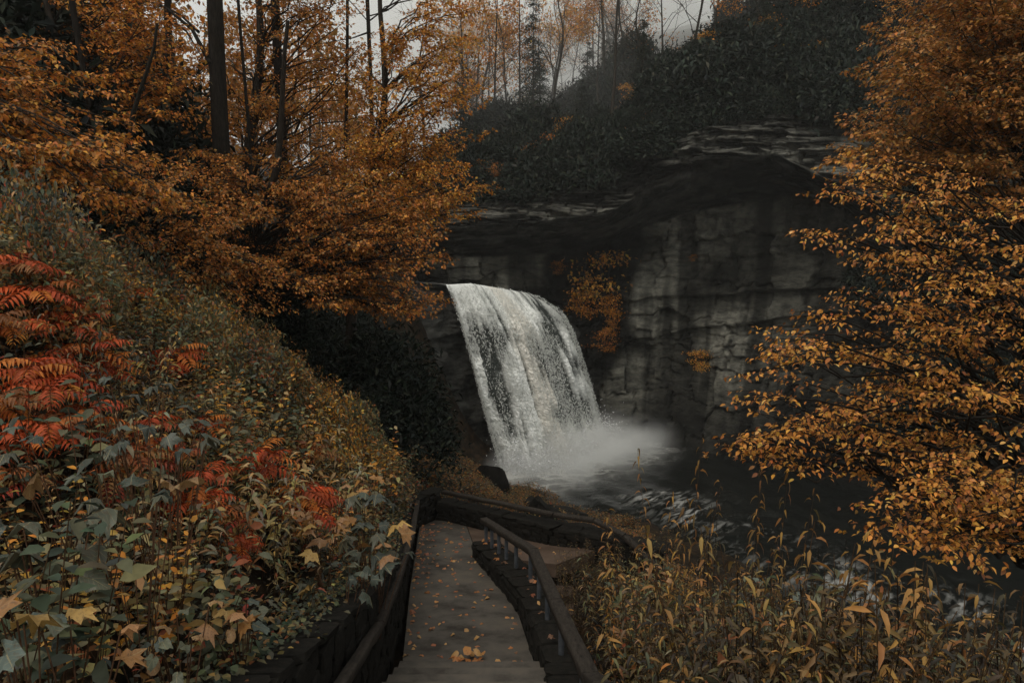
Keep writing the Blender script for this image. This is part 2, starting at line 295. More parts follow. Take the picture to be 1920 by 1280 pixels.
CV, CC = cliff_rows()
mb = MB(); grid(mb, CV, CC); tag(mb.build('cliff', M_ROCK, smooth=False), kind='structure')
def hill(i, d):      # point on the hillside at column i, d metres behind the brow
    k = (np.asarray(d, float) / 95) ** (1 / 1.5) * 69; r = np.clip(np.round(k).astype(int), 0, 69)
    base = CV.shape[0] - 70; return CV[np.clip(base + r, 0, CV.shape[0] - 1), np.asarray(i)]

# rock wall the river falls over
LIP = interp_curve([(-26, 50, 17.5, 9), (-16, 53, 16.6, 9), (-10.5, 56.5, 16.2, 0), (-7.6, 59, 16.7, -1), (-6.3, 60.2, 16.55, -1), (-3.4, 62.2, 16.3, -1), (-.2, 64.4, 15.85, -1), (2.4, 66.2, 14.9, -1), (3.4, 67.6, 15.2, -1), (6.0, 70.5, 14.0, -1), (7.5, 73, 12, -1)], 200)
LT = nrm(np.gradient(LIP[:, :2], axis=0)); LN = np.stack([LT[:, 1], -LT[:, 0]], -1)
V = []; C = []; s = np.arange(200) * .24
for k in np.linspace(0, 1, 110):
    z = LIP[:, 3] + (LIP[:, 2] - .25 - LIP[:, 3]) * k
    rw = np.floor(z / 1.3 + 2 * fbm(s * .2, z * .1, 0, 123)); off = -.5 + 1.0 * (1 - k) + 1.3 * (fbm(s * .25, z * .2, 0, 121) - .5) * 2 + .25 * strata(s, z, .7, 1.1, 127) + .9 * (hsh(rw, np.floor(s * .45 + rw * .37), rw * 0, 9) - .5) + .6 * (fbm(s * 1.1, z * .9, 0, 124, 4) - .5) - .8 * sm(.93, 1, k)
    V.append(np.stack([LIP[:, 0] + LN[:, 0] * off, LIP[:, 1] + LN[:, 1] * off, z], -1)); b = .06 + .05 * fbm(s * .6, z * .7, 0, 131); C.append(np.stack([b, b, b * .95], -1))
for k in (1., 3., 6., 9.):
    V.append(np.stack([LIP[:, 0] - LN[:, 0] * k, LIP[:, 1] - LN[:, 1] * k, LIP[:, 2] - .25 + .2 * (fbm(s, k, 0, 7) - .5)], -1)); C.append(np.tile([.06, .06, .055], (200, 1)))
mb = MB(); grid(mb, np.array(V), np.array(C)); tag(mb.build('rock_ledge', M_ROCK), kind='structure')

# ------------------------------------------------------------------ water
M_WATER, N, L = mat('river_water')
out = N.new('ShaderNodeOutputMaterial'); pr = N.new('ShaderNodeBsdfPrincipled'); at = N.new('ShaderNodeAttribute'); at.attribute_name = 'Col'
sep = N.new('ShaderNodeSeparateColor'); L.new(at.outputs['Color'], sep.inputs[0])
cr = N.new('ShaderNodeMix'); cr.data_type = 'RGBA'; cr.inputs[6].default_value = (.008, .009, .008, 1); cr.inputs[7].default_value = (.72, .71, .66, 1)
L.new(sep.outputs[0], cr.inputs[0]); L.new(cr.outputs[2], pr.inputs['Base Color'])
rm = N.new('ShaderNodeMapRange'); rm.inputs[3].default_value = .07; rm.inputs[4].default_value = .8; L.new(sep.outputs[0], rm.inputs[0]); L.new(rm.outputs[0], pr.inputs['Roughness'])
tc = N.new('ShaderNodeTexCoord'); n2 = N.new('ShaderNodeTexNoise'); n2.inputs['Scale'].default_value = 2.4; n2.inputs['Detail'].default_value = 5; L.new(tc.outputs['Object'], n2.inputs['Vector'])
bu = N.new('ShaderNodeBump'); bu.inputs['Strength'].default_value = .25; bu.inputs['Distance'].default_value = .12; L.new(n2.outputs[0], bu.inputs['Height']); L.new(bu.outputs[0], pr.inputs['Normal'])
pr.inputs['Specular IOR Level'].default_value = .16
L.new(pr.outputs[0], out.inputs[0])
FB = np.array([(-1.2, 59.2), (1.5, 61.5), (5, 64.5), (8.6, 67.2)])           # foot of the falls
def dseg(X, Y, pts):
    d = np.full(X.shape, 1e9)
    for a, b in zip(pts[:-1], pts[1:]):
        a = np.array(a); b = np.array(b); ab = b - a
        t = np.clip(((X - a[0]) * ab[0] + (Y - a[1]) * ab[1]) / (ab @ ab), 0, 1); d = np.minimum(d, np.hypot(X - a[0] - t * ab[0], Y - a[1] - t * ab[1]))
    return d
X, Y = np.meshgrid(np.linspace(-8, 52, 620), np.linspace(14, 76, 560))
wx = X + 1.6 * (fbm(X * .3, Y * .3, 0, 5) - .5); wy = Y + 1.6 * (fbm(X * .3, Y * .3, 0, 6) - .5)
df = dseg(wx, wy, FB)
web = 1 - np.abs(fbm(wx * .55, wy * .8, 0, 12, 5) - .5) * 7; web = np.clip(web, 0, 1)
rap = dseg(wx, wy, [(12, 52), (17, 45), (19, 40), (23, 36), (27, 32), (33, 26)])
rn = fbm(X * .5 - Y * .5, (X + Y) * .18, 0, 14, 5)
foam = sm(9.5, 1.0, df) * (.35 + .9 * web) + sm(4.2, .5, df) * .8
fine = fbm(X * 3.4 - Y * 3.4, (X + Y) * .7, 0, 15, 6)
foam = np.maximum(foam, sm(4.6, .2, rap) * sm(.44, .66, rn) * sm(.42, .70, fine) * .40 + sm(7, 1, rap) * sm(.8, 1, web) * .07)
foam = np.clip(foam * (.75 + .5 * vn(X * 5, Y * 5, 0, 3)), 0, 1)
Z = .03 * np.sin(X * 2.1 + Y * 1.2) + .10 * fbm(X * .9, Y * .9, 0, 4) + sm(7, 0, df) * .55 * fbm(X * 1.2, Y * 1.2, 0, 9) + sm(4, 0, rap) * .35 * fbm(X * .8, Y * .8, 0, 10) - .12
Z -= .5 * sm(28, 14, Y) * 0
mb = MB(); grid(mb, np.stack([X, Y, Z], -1), np.stack([foam] * 3, -1)); tag(mb.build('river', M_WATER, smooth=True), kind='structure')
mb = MB(); grid(mb, np.stack([np.array([[52, 130], [52, 130]]), np.array([[-40, -40], [76, 76]]), np.zeros((2, 2)) - .05], -1), np.zeros((2, 2, 3))); o = mb.build('river_water', M_WATER); tag(o, kind='structure')
# channel above the falls
V = []; 
i0 = int(np.searchsorted(LIP[:, 0], -6.2)); i1 = int(np.searchsorted(LIP[:, 0], 2.6))
for k in (-.1, 1, 3, 6): V.append(np.stack([LIP[i0:i1, 0] - LN[i0:i1, 0] * k, LIP[i0:i1, 1] - LN[i0:i1, 1] * k, LIP[i0:i1, 2] + .02 + .05 * fbm(LIP[i0:i1, 0] * 2, k, 0, 3)], -1))
mb = MB(); grid(mb, np.array(V), np.full((4, i1 - i0, 3), .22)); tag(mb.build('upper_river', M_WATER, smooth=True), kind='structure')

# the falling curtain: streamlines leave the lip and arc out and down
M_FOAM, N, L = mat('falling_water')
out = N.new('ShaderNodeOutputMaterial'); pr = N.new('ShaderNodeBsdfPrincipled'); at = N.new('ShaderNodeAttribute'); at.attribute_name = 'Col'
L.new(at.outputs['Color'], pr.inputs['Base Color']); pr.inputs['Roughness'].default_value = .55; pr.inputs['Specular IOR Level'].default_value = .3; L.new(pr.outputs[0], out.inputs[0])
TOP = np.array([P(832, 534, 60.0), P(880, 532, 61.2), P(940, 541, 63.0), P(985, 549, 64.8), P(1024, 574, 66.4)])
EDG = lambda v: .012 * (fbm(v * 9, 3.1, 0, 77, 4) - .5)
BOT = np.array([P(938, 884, 58.9), P(985, 882, 59.6), P(1050, 868, 61.6), P(1100, 850, 64.4), P(1130, 828, 67.5)])
TU = np.array([0, .25, .58, .85, 1.0]); BU = np.array([0, .22, .55, .8, 1.0])
def fall(u, v):
    """u across 0..1, v = share of the drop; vx constant, z quadratic after a short slide"""
    u = np.asarray(u, float); v = np.asarray(v, float)
    a = np.stack([np.interp(u, TU, TOP[:, i]) for i in range(3)], -1); b = np.stack([np.interp(u, BU, BOT[:, i]) for i in range(3)], -1)
    vc = np.clip(v, 0, None); uu = np.clip(u, 0, 1); t = (1 - uu) * (.72 * vc ** 1.1 + .28 * vc ** .45) + uu * (.12 * vc + .88 * vc ** .55); t = np.where(v < 0, v, t)
    h = a + (b - a) * t[..., None]; z = a[..., 2] + (b[..., 2] - .3 - a[..., 2]) * np.clip(v, 0, 1.05) ** 1.0
    z = np.where(v < 0, a[..., 2] + v * 1.0, z)
    return np.stack([h[..., 0], h[..., 1], z], -1)
NU, NV = 300, 420
U, Vv = np.meshgrid(np.linspace(0, 1, NU), np.linspace(-.02, 1, NV))
def dens(u, v, s=0):
    uw = u + .03 * (fbm(u * 4, v * 4, 0, 200) - .5)
    st = fbm(uw * 15, v * 1.9, 0, 201 + s, 4); st2 = fbm(uw * 44, v * 6.5, 0, 207 + s, 4); gr = fbm(uw * 70, v * 80, 0, 211 + s, 3)
    d = .50 + 2.6 * (st - .5) + 1.0 * (st2 - .5) + 1.9 * (fbm(uw * 7, v * 7, 0, 205 + s, 4) - .5)
    d -= .75 * np.exp(-((uw - .17 - .02 * v) / .10) ** 2) * sm(.10, .30, v) * (1 - .45 * sm(.6, .95, v))       # thin veil on the near side
    d -= .55 * np.exp(-((uw - .80 + .04 * v) / .065) ** 2) * sm(.02, .12, v) * (1 - sm(.55, .9, v))
    d += .30 * np.exp(-((uw - .50) / .18) ** 2) + .28 * sm(.22, .0, v) * (1 - .7 * sm(.7, .9, uw)) + .22 * sm(.72, 1, v)
    d += .25 * np.exp(-((uw - .96) / .03) ** 2) - .5 * sm(.035, 0, uw) * sm(.05, .3, v)
    return d + .35 * (gr - .5)
D = dens(U, Vv)
rag = .020 * (fbm(Vv * 14, 1.7, 0, 77, 5) - .5) + .012 * (fbm(Vv * 60, 2.2, 0, 78, 3) - .5); rag2 = .022 * (fbm(Vv * 12, 5.7, 0, 79, 5) - .5) + .012 * (fbm(Vv * 60, 6.2, 0, 80, 3) - .5)
Pf = fall(U + rag * 2.2 * sm(.15, 0, U) + rag2 * 2.2 * sm(.85, 1, U), Vv)
nvec = np.array([.55, -.83, .12])
lobe = lambda u, v: .9 * (fbm(u * 5.5, v * 1.3, 0, 241, 3) - .5) + 1.2 * np.sin(np.clip(u, 0, 1) * math.pi) * sm(0, .3, v)
bul = .55 * np.clip(D, 0, 1.2) + .35 * (fbm(U * 9, Vv * 5, 0, 221) - .5) + .10 * vn(U * 120, Vv * 170, 0, 3)
Pf = Pf + nvec * lobe(U, Vv)[..., None]
Pf = Pf + nvec * bul[..., None] * (.3 + .7 * sm(-.02, .2, Vv))[..., None]
tint = .55 * sm(.42, .75, np.exp(-((U - .48) / .16) ** 2) * (.4 + .9 * fbm(U * 12, Vv * 3, 0, 231)))[..., None]
wh = np.array([.90, .91, .87]) * (1 - tint) + np.array([.74, .67, .56]) * tint
f = sm(-.05, .85, D)[..., None]
colf = np.array([.045, .052, .046]) * (1 - f) + wh * f
mb = MB(); grid(mb, Pf, colf)
wf = mb.build('waterfall', M_FOAM); tag(wf, 'broad white curtain of water plunging off the rock lip into the pool', 'waterfall')
# torn-off clots and drops in front of it
n = 52000; u = rng.random(n); v = rng.random(n) ** .8; keep = rng.random(n) < np.clip(dens(u, v, 30) * 1.1 + .05, 0.02, 1); u, v = u[keep], v[keep]
edge = rng.random(len(u)) < .17; u = np.where(edge, np.where(rng.random(len(u)) < .55, -np.abs(rng.normal(0, .034, len(u))) * (.3 + v), 1 + np.abs(rng.normal(0, .018, len(u))) * (.3 + v)), u)
p = fall(u, v) + nvec * lobe(u, v)[:, None] + nvec * (.35 + .55 * rng.random((len(u), 1))) + rng.normal(0, .05, (len(u), 3))
d = nrm(fall(u, np.clip(v + .02, 0, 1)) - fall(u, v)); sz = .035 + .06 * rng.random(len(u)) ** 2
mb = MB(); leaves(mb, p, d, nrm(nvec + rng.normal(0, .5, (len(u), 3))), sz * (1 + 2.2 * rng.random(len(u))), sz, np.clip(np.array([.74, .75, .70]) * (1 + .1 * rng.standard_normal((len(u), 1))), 0, .85))
n = 15000; q = rng.random(n); base_ = np.stack([np.interp(q, BU, BOT[:, i]) for i in range(3)], -1); hgt_ = np.abs(rng.normal(0, 1, n)) * 1.1
base_[:, 2] = .1 + hgt_ * (.6 + fbm(q * 14, 1.0, 0, 251)); base_[:, :2] += nvec[:2] * np.abs(rng.normal(0, 1.3, (n, 1))) + rng.normal(0, .5, (n, 2)); sz = .05 + .10 * rng.random(n) ** 2
leaves(mb, base_, nrm(rng.normal(0, 1, (n, 3))), nrm(nvec + rng.normal(0, .7, (n, 3))), sz * 1.5, sz, np.full((n, 3), .84))
tag(mb.build('spray', M_FOAM, wf), kind='stuff')

# rising mist at the foot
def mistmat(name, dens_, soft=True):
    m, N, L = mat(name); out = N.new('ShaderNodeOutputMaterial'); pv = N.new('ShaderNodeVolumePrincipled'); pv.inputs['Color'].default_value = (.985, .99, .975, 1); pv.inputs['Anisotropy'].default_value = .0
    tc = N.new('ShaderNodeTexCoord'); ln = N.new('ShaderNodeVectorMath'); ln.operation = 'LENGTH'; L.new(tc.outputs['Object'], ln.inputs[0])
    mr = N.new('ShaderNodeMapRange'); mr.interpolation_type = 'SMOOTHSTEP'; mr.inputs[1].default_value = 1.0; mr.inputs[2].default_value = .05; mr.inputs[3].default_value = 0; mr.inputs[4].default_value = 1; L.new(ln.outputs['Value'], mr.inputs[0])
    no = N.new('ShaderNodeTexNoise'); no.inputs['Scale'].default_value = 2.2; no.inputs['Detail'].default_value = 3; L.new(tc.outputs['Object'], no.inputs['Vector'])
    m2 = N.new('ShaderNodeMapRange'); m2.inputs[1].default_value = .38; m2.inputs[2].default_value = .62; m2.inputs[3].default_value = .05; m2.inputs[4].default_value = 1.6; L.new(no.outputs[0], m2.inputs[0])
    mu = N.new('ShaderNodeMath'); mu.operation = 'MULTIPLY'; L.new(mr.outputs[0], mu.inputs[0]); L.new(m2.outputs[0], mu.inputs[1])
    m3 = N.new('ShaderNodeMath'); m3.operation = 'MULTIPLY'; L.new(mu.outputs[0], m3.inputs[0]); m3.inputs[1].default_value = dens_
    L.new(m3.outputs[0], pv.inputs['Density']); L.new(pv.outputs[0], out.inputs['Volume']); return m
def ell(name, c, r, m, rot=0):
    import bmesh
    me = bpy.data.meshes.new(name); bm = bmesh.new(); bmesh.ops.create_icosphere(bm, subdivisions=3, radius=1.0); bm.to_mesh(me); bm.free(); me.materials.append(m)
    o = link(bpy.data.objects.new(name, me)); o.location = c; o.scale = r; o.rotation_euler = (0, 0, rot); return o
o = ell('mist', (7.0, 60.5, .8), (12.5, 5.5, 4.6), mistmat('mist', .50), R(38)); tag(o, kind='stuff')
o = ell('mist', (3.0, 61, .3), (8, 3.2, 3.0), mistmat('mist', .9), R(38)); tag(o, kind='stuff')
o = ell('fog', (10, 114, 54), (100, 48, 44), mistmat('fog', .042)); tag(o, kind='stuff')
#HAZE
m, N, L = mat('haze'); out = N.new('ShaderNodeOutputMaterial'); pv = N.new('ShaderNodeVolumePrincipled')
pv.inputs['Color'].default_value = (.95, .95, .92, 1); pv.inputs['Density'].default_value = .0004; pv.inputs['Anisotropy'].default_value = .2; L.new(pv.outputs[0], out.inputs['Volume'])
def boxmesh(name, lo, hi, m):
    lo = np.array(lo, float); hi = np.array(hi, float); mb = MB(); v = np.array([[a, b, c] for a in (0, 1) for b in (0, 1) for c in (0, 1)]) * (hi - lo) + lo
    mb.add(v, [[0, 1, 3], [0, 3, 2], [4, 6, 7], [4, 7, 5], [0, 4, 5], [0, 5, 1], [2, 3, 7], [2, 7, 6], [0, 2, 6], [0, 6, 4], [1, 5, 7], [1, 7, 3]]); return mb.build(name, m)
o = boxmesh('haze', (-160, -90, -5), (230, 240, 118), m); tag(o, kind='stuff')

# ------------------------------------------------------------------ path, landing, steps
def rough_strip(name, pts_l, pts_r, n, mt, thick=.25, sub=10):
    """a slab between two edge polylines with slightly uneven top and real sides"""
    pl = interp_lin(pts_l, n); prr = interp_lin(pts_r, n); V = []
    t = np.linspace(0, 1, sub)
    top = pl[:, None] * (1 - t[None, :, None]) + prr[:, None] * t[None, :, None]
    top[..., 2] += .018 * (fbm(top[..., 0] * 1.5, top[..., 1] * 1.5, 0, 300) - .5)
    mb = MB(); grid(mb, top)
    for e, sgn in ((0, 1), (-1, -1)):
        a = top[:, e]; b = a.copy(); b[:, 2] -= thick; grid(mb, np.stack([a, b], 1))
    for e in (0, -1):
        a = top[e]; b = a.copy(); b[:, 2] -= thick; grid(mb, np.stack([a, b], 0))
    return mb.build(name, mt)
def interp_lin(pts, n):
    pts = np.array(pts, float); s = np.r_[0, np.cumsum(np.linalg.norm(np.diff(pts, axis=0), axis=1))]; q = np.linspace(0, s[-1], n)
    return np.stack([np.interp(q, s, pts[:, i]) for i in range(pts.shape[1])], -1)
tag(rough_strip('path', [(-1.43, 8.15, PZ(8.15)), (-1.9, 12.0, PZ(12)), (-2.5, 17.6, PZ(17.6)), (-2.55, 18.9, PZ(18.9))],
    [(.33, 8.15, PZ(8.15)), (.05, 11, PZ(11)), (-.78, 14.45, PZ(14.45)), (-1.3, 18.1, PZ(18.1))], 90, M_PATH, .35, 14), kind='structure')
tag(rough_strip('landing', [(-.76, 14.45, PZ(14.45) - .004), (-1.28, 18.1, PZ(18.1) - .004)], [(.95, 13.75, PZ(13.9) - .0), (2.0, 14.9, PZ(14.7))], 30, M_TERRA, .3, 20), kind='structure')
for k in range(6):                                            # stairs from the camera side down to the ramp
    y0 = 8.15 - .38 * (k + 1); o = rough_strip('stairs', [(-1.45, y0, PZ(8.15) + .165 * (k + 1)), (-1.45, y0 + .385, PZ(8.15) + .165 * (k + 1))], [(.45, y0, PZ(8.15) + .165 * (k + 1)), (.45, y0 + .385, PZ(8.15) + .165 * (k + 1))], 4, M_PATH, .34, 12); tag(o, kind='structure')
for k in range(11):                                           # lower flight turning back behind the divider wall
    y1 = 13.45 - .42 * k; zz = PZ(13.9) - .17 * (k + 1) - .15; o = rough_strip('lower_stairs', [(.30 + .03 * k, y1 - .43, zz), (.30 + .03 * k, y1, zz)], [(1.25, y1 - .43, zz), (1.25, y1, zz)], 4, M_TERRA, .3, 10); tag(o, kind='structure')

# ------------------------------------------------------------------ stone walls and timber rails
def stone_mesh(seed):
    import bmesh
    bm = bmesh.new(); bmesh.ops.create_cube(bm, size=1.0); bmesh.ops.bevel(bm, geom=list(bm.edges), offset=.13, segments=1, affect='EDGES')
    r = random.Random(seed)
    for v_ in bm.verts: v_.co.x += r.uniform(-.06, .06); v_.co.y += r.uniform(-.05, .05); v_.co.z += r.uniform(-.07, .07)
    me = bpy.data.meshes.new('stone'); bmesh.ops.triangulate(bm, faces=bm.faces); bm.to_mesh(me); bm.free(); me.materials.append(M_STONE); return me
STONES = [stone_mesh(i) for i in range(9)]
def stone_wall(name, label, line, tops, bots, thick, face, rowh=.17, cap=.10, stw=.30, capstones=True, group=None):
    """line: list of (x,y); tops/bots heights; face=+1 stones on the right side of travel, -1 left, 0 both"""
    L3 = interp_lin([(x, y, a, b) for (x, y), a, b in zip(line, tops, bots)], 60)
    root = bpy.data.objects.new(name, None); link(root); root.location = L3[0][[0, 1, 3]]; tag(root, label, 'wall', group)
    base = np.array(root.location)
    T = nrm(np.gradient(L3[:, :2], axis=0)); Nn = np.stack([T[:, 1], -T[:, 0]], -1)
    mb = MB(); hw = thick / 2 - .04
    ring = [np.c_[L3[:, :2] + Nn * hw, L3[:, 3]], np.c_[L3[:, :2] + Nn * hw, L3[:, 2] - .04], np.c_[L3[:, :2] - Nn * hw, L3[:, 2] - .04], np.c_[L3[:, :2] - Nn * hw, L3[:, 3]]]
    grid(mb, np.stack(ring + [ring[0]], 1) - base)
    for e in (0, -1): q = np.array([r_[e] for r_ in ring]) - base; mb.add(q, [[0, 1, 2], [0, 2, 3]])
    mb.build('wall_core', M_MORTAR, root)
    s = np.r_[0, np.cumsum(np.linalg.norm(np.diff(L3[:, :2], axis=0), axis=1))]; tot = s[-1]; cnt = 0
    at = lambda q: (np.array([np.interp(q, s, L3[:, i]) for i in range(4)]), np.array([np.interp(q, s, Nn[:, i]) for i in range(2)]))
    H = (L3[:, 2] - L3[:, 3]).max(); rows = max(1, int(round((H - cap) / rowh)))
    for side in ((1,) if face > 0 else (-1,) if face < 0 else (1, -1)):
        for r_ in range(rows):
            q = rng.uniform(-.2, 0) * stw
            while q < tot - .03:
                wd = stw * rng.uniform(.6, 1.35); c, nn = at(min(q + wd / 2, tot)); hh = c[2] - c[3] - cap
                if hh > .08:
                    rh = hh / rows; o = bpy.data.objects.new('stone', STONES[rng.integers(9)]); link(o, root); cnt += 1
                    d_ = .10 + rng.uniform(0, .05)
                    o.location = np.r_[c[:2] + side * nn * (thick / 2 - .03 + rng.uniform(-.012, .025)), c[3] + rh * (r_ + .5) + rng.uniform(-.01, .01)] - base
                    o.scale = (wd * .97, d_, rh * .99); o.rotation_euler = (rng.uniform(-.04, .04), rng.uniform(-.05, .05), math.atan2(nn[1], nn[0]) + math.pi / 2)
                q += wd
    if capstones:
        q = 0
        while q < tot - .03:
            wd = rng.uniform(.38, .75); c, nn = at(min(q + wd / 2, tot)); c2, _ = at(min(q + wd, tot)); slope = (c2[2] - c[2]) / max(wd / 2, .05)
            o = bpy.data.objects.new('cap_stone', STONES[rng.integers(9)]); link(o, root)
            o.location = np.r_[c[:2], c[2] - cap / 2 + .01] - base; o.scale = (wd * .97, thick + .07, cap); az = math.atan2(nn[1], nn[0]) + math.pi / 2
            o.rotation_euler = (0, -math.atan(slope), az); q += wd
    return root
def timber(mb, a, b, w_, h, bev=.012):
    """a squared timber from a to b"""
    a = np.array(a, float); b = np.array(b, float); d = nrm(b - a); x = nrm(np.cross(d, [0, 0, 1])); u = np.cross(x, d)
    o = [(-w_ / 2 + bev, -h / 2), (w_ / 2 - bev, -h / 2), (w_ / 2, -h / 2 + bev), (w_ / 2, h / 2 - bev), (w_ / 2 - bev, h / 2), (-w_ / 2 + bev, h / 2), (-w_ / 2, h / 2 - bev), (-w_ / 2, -h / 2 + bev)]
    n_ = max(2, int(np.linalg.norm(b - a) / .25)); V = []
    for k in range(n_ + 1):
        c = a + (b - a) * k / n_ + (rng.normal(0, .003, 3) if 0 < k < n_ else 0); V.append([c + x * p_ + u * q_ for p_, q_ in o + [o[0]]])
    grid(mb, np.array(V))
    for k in (0, n_): q = np.array(V[k][:8]); mb.add(q, [[0, i, i + 1] for i in range(1, 7)])
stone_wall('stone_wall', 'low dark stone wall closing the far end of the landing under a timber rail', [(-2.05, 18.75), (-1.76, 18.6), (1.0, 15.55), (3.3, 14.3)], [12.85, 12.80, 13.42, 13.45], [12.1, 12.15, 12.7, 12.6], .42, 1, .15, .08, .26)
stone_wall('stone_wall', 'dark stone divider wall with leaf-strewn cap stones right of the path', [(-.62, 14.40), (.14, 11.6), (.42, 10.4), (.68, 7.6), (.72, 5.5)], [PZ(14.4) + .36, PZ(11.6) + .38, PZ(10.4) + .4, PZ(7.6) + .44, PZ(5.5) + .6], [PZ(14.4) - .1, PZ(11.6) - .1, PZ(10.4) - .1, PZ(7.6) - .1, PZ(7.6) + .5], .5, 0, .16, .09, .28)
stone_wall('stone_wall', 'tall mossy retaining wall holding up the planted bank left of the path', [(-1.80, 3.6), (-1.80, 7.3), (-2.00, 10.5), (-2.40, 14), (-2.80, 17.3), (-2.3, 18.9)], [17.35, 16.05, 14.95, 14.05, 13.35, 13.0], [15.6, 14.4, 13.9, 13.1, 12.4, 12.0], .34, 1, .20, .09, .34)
# end post of the landing wall
def rail(name, label, pts, w_, h, posts, postmat, post_r, drop, group=None, second=None):
    pts = np.array(pts, float); root = bpy.data.objects.new(name, None); link(root); root.location = pts[0] - [0, 0, drop[0]]; base = np.array(root.location); tag(root, label, 'handrail', group)
    for a, b in zip(pts[:-1], pts[1:]):
        e = nrm(b - a) * .012; mb = MB(); timber(mb, a + e - base, b - e - base, w_, h); mb.build('top_rail', M_WOOD, root)
        if second: mb = MB(); timber(mb, a + e - base - [0, 0, second], b - e - base - [0, 0, second], w_ * .5, h * .8); mb.build('lower_rail', M_WOOD, root)
    s = np.r_[0, np.cumsum(np.linalg.norm(np.diff(pts, axis=0), axis=1))]
    for q, dr in posts:
        c = np.array([np.interp(q * s[-1], s, pts[:, i]) for i in range(3)]); mb = MB()
        if postmat is M_METAL: tube(mb, [c - base - [0, 0, dr], c - base - [0, 0, h / 2]], post_r, 8)
        else: timber(mb, c - base - [0, 0, dr], c - base - [0, 0, h / 2], post_r * 2, post_r * 2)
        mb.build('post', postmat, root)
    return root
rail('handrail', 'dark timber rail on low posts along the far stone wall above the pool', [(-1.95, 18.55, 13.10), (1.0, 15.42, 13.70), (1.9, 14.95, 13.76), (2.5, 14.45, 13.60), (3.2, 13.7, 13.1)], .16, .09, [(.02, .34), (.2, .34), (.38, .34), (.56, .34), (.7, .34), (.82, .36), (.95, .4)], M_WOOD, .045, (.3,))
rail('handrail', 'heavy timber handrail on round posts bending down beside the path', [(-.62, 14.25, PZ(14.25) + .86), (.36, 10.9, PZ(10.9) + .97), (.56, 8.2, PZ(8.2) + .95), (.74, 5.9, PZ(5.9) + .97), (.82, 4.4, PZ(4.4) + 1.4)], .17, .11,
     [(.02, .52), (.07, .5), (.125, .5), (.18, .5), (.245, .52), (.33, .56), (.43, .6), (.53, .62), (.66, .68), (.8, .8)], M_METAL, .036, (.5,))
rail('handrail', 'long dark timber handrail fixed along the retaining wall left of the path', [(-1.40, 2.6, PZ(2.6) + 2.0), (-1.44, 4.6, PZ(4.6) + 1.22), (-1.52, 7.3, PZ(7.3) + .98), (-1.68, 9.3, PZ(9.3) + .86), (-1.95, 12.6, PZ(12.6) + .84), (-2.42, 16.8, PZ(16.8) + .84)], .11, .10,
     [(.1, .85), (.25, .85), (.42, .85), (.6, .85), (.78, .85), (.97, .85)], M_WOOD, .035, (.8,))

# ------------------------------------------------------------------ trees
def bez(a, b, lift, n):
    a = np.asarray(a, float); b = np.asarray(b, float); c = (a + b) / 2 + lift; t = np.linspace(0, 1, n)[:, None]
    return (1 - t) ** 2 * a + 2 * t * (1 - t) * c + t * t * b
def spray(wood, lf, tip, d, rad, ntw, nlf, Lf, pal, flat=.30, T=RH, wr=.62, droop=.5, wcol=(.8, .8, .8), tw=.006, spread=1.0):
    """a leafy branch end: twigs fanning in a rather flat plane, leaves along both sides"""
    d = nrm(np.array([d[0], d[1], d[2] * .4])); up = nrm(np.array([rng.normal(0, .22), rng.normal(0, .22), 1.])); side = nrm(np.cross(d, up))
    st = tip - d * rad * .9
    for k in range(ntw):
        f_ = k / max(ntw - 1, 1); o = st + d * rad * 1.4 * f_; sgn = 1 if k % 2 else -1
        td = nrm(d * rng.uniform(.5, 1.1) + side * sgn * rng.uniform(.35, 1.0) * spread + up * rng.normal(0, flat)); ln = rad * rng.uniform(.55, 1.05) * (1 - .35 * f_)
        q = np.linspace(0, 1, 5)[:, None]; c = o + td * ln * q + np.array([0, 0, -1]) * ln * .22 * droop * q ** 2
        if wood is not None: tube(wood, c, np.linspace(tw, tw * .3, 5), 3, wcol)
        m_ = nlf; t = rng.random(m_) ** .8; pp = np.stack([np.interp(t, q[:, 0], c[:, i]) for i in range(3)], -1); pp += rng.normal(0, .02 + .10 * Lf, (m_, 3))
        s2 = np.where(rng.random(m_) < .5, 1, -1)[:, None]; cr_ = np.cross(td, up)
        ld = nrm(td * .55 + cr_ * s2 * rng.uniform(.4, 1.1, (m_, 1)) + np.array([0, 0, -1]) * droop * rng.uniform(.1, 1.3, (m_, 1)) + rng.normal(0, .25, (m_, 3)))
        ln_ = nrm(up + rng.normal(0, .38, (m_, 3)) + ld * .2); sz = Lf * rng.uniform(.65, 1.2, m_)
        leaves(lf, pp, ld, ln_, sz, sz * wr, pick(pal, m_), T)
def samp(poly, n):
    poly = np.array(poly, float); lo, hi = poly.min(0), poly.max(0); out_ = []
    while len(out_) < n:
        p_ = lo + (hi - lo) * rng.random(2); c = False; j = len(poly) - 1
        for i in range(len(poly)):
            if (poly[i][1] > p_[1]) != (poly[j][1] > p_[1]) and p_[0] < (poly[j][0] - poly[i][0]) * (p_[1] - poly[i][1]) / (poly[j][1] - poly[i][1]) + poly[i][0]: c = not c
            j = i
        if c: out_.append(p_)
    return np.array(out_)
def trunk_line(base, top, wig=.25, n=14, seed=0):
    base = np.array(base, float); top = np.array(top, float); t = np.linspace(0, 1, n)[:, None]; c = base + (top - base) * t
    c[:, 0] += wig * (vn(t[:, 0] * 3.1, seed, 0, 5) - .5) * 2 * np.minimum(1, t[:, 0] * 4); c[:, 1] += wig * (vn(t[:, 0] * 3.1, seed, 3, 6) - .5) * 2 * np.minimum(1, t[:, 0] * 4); return c
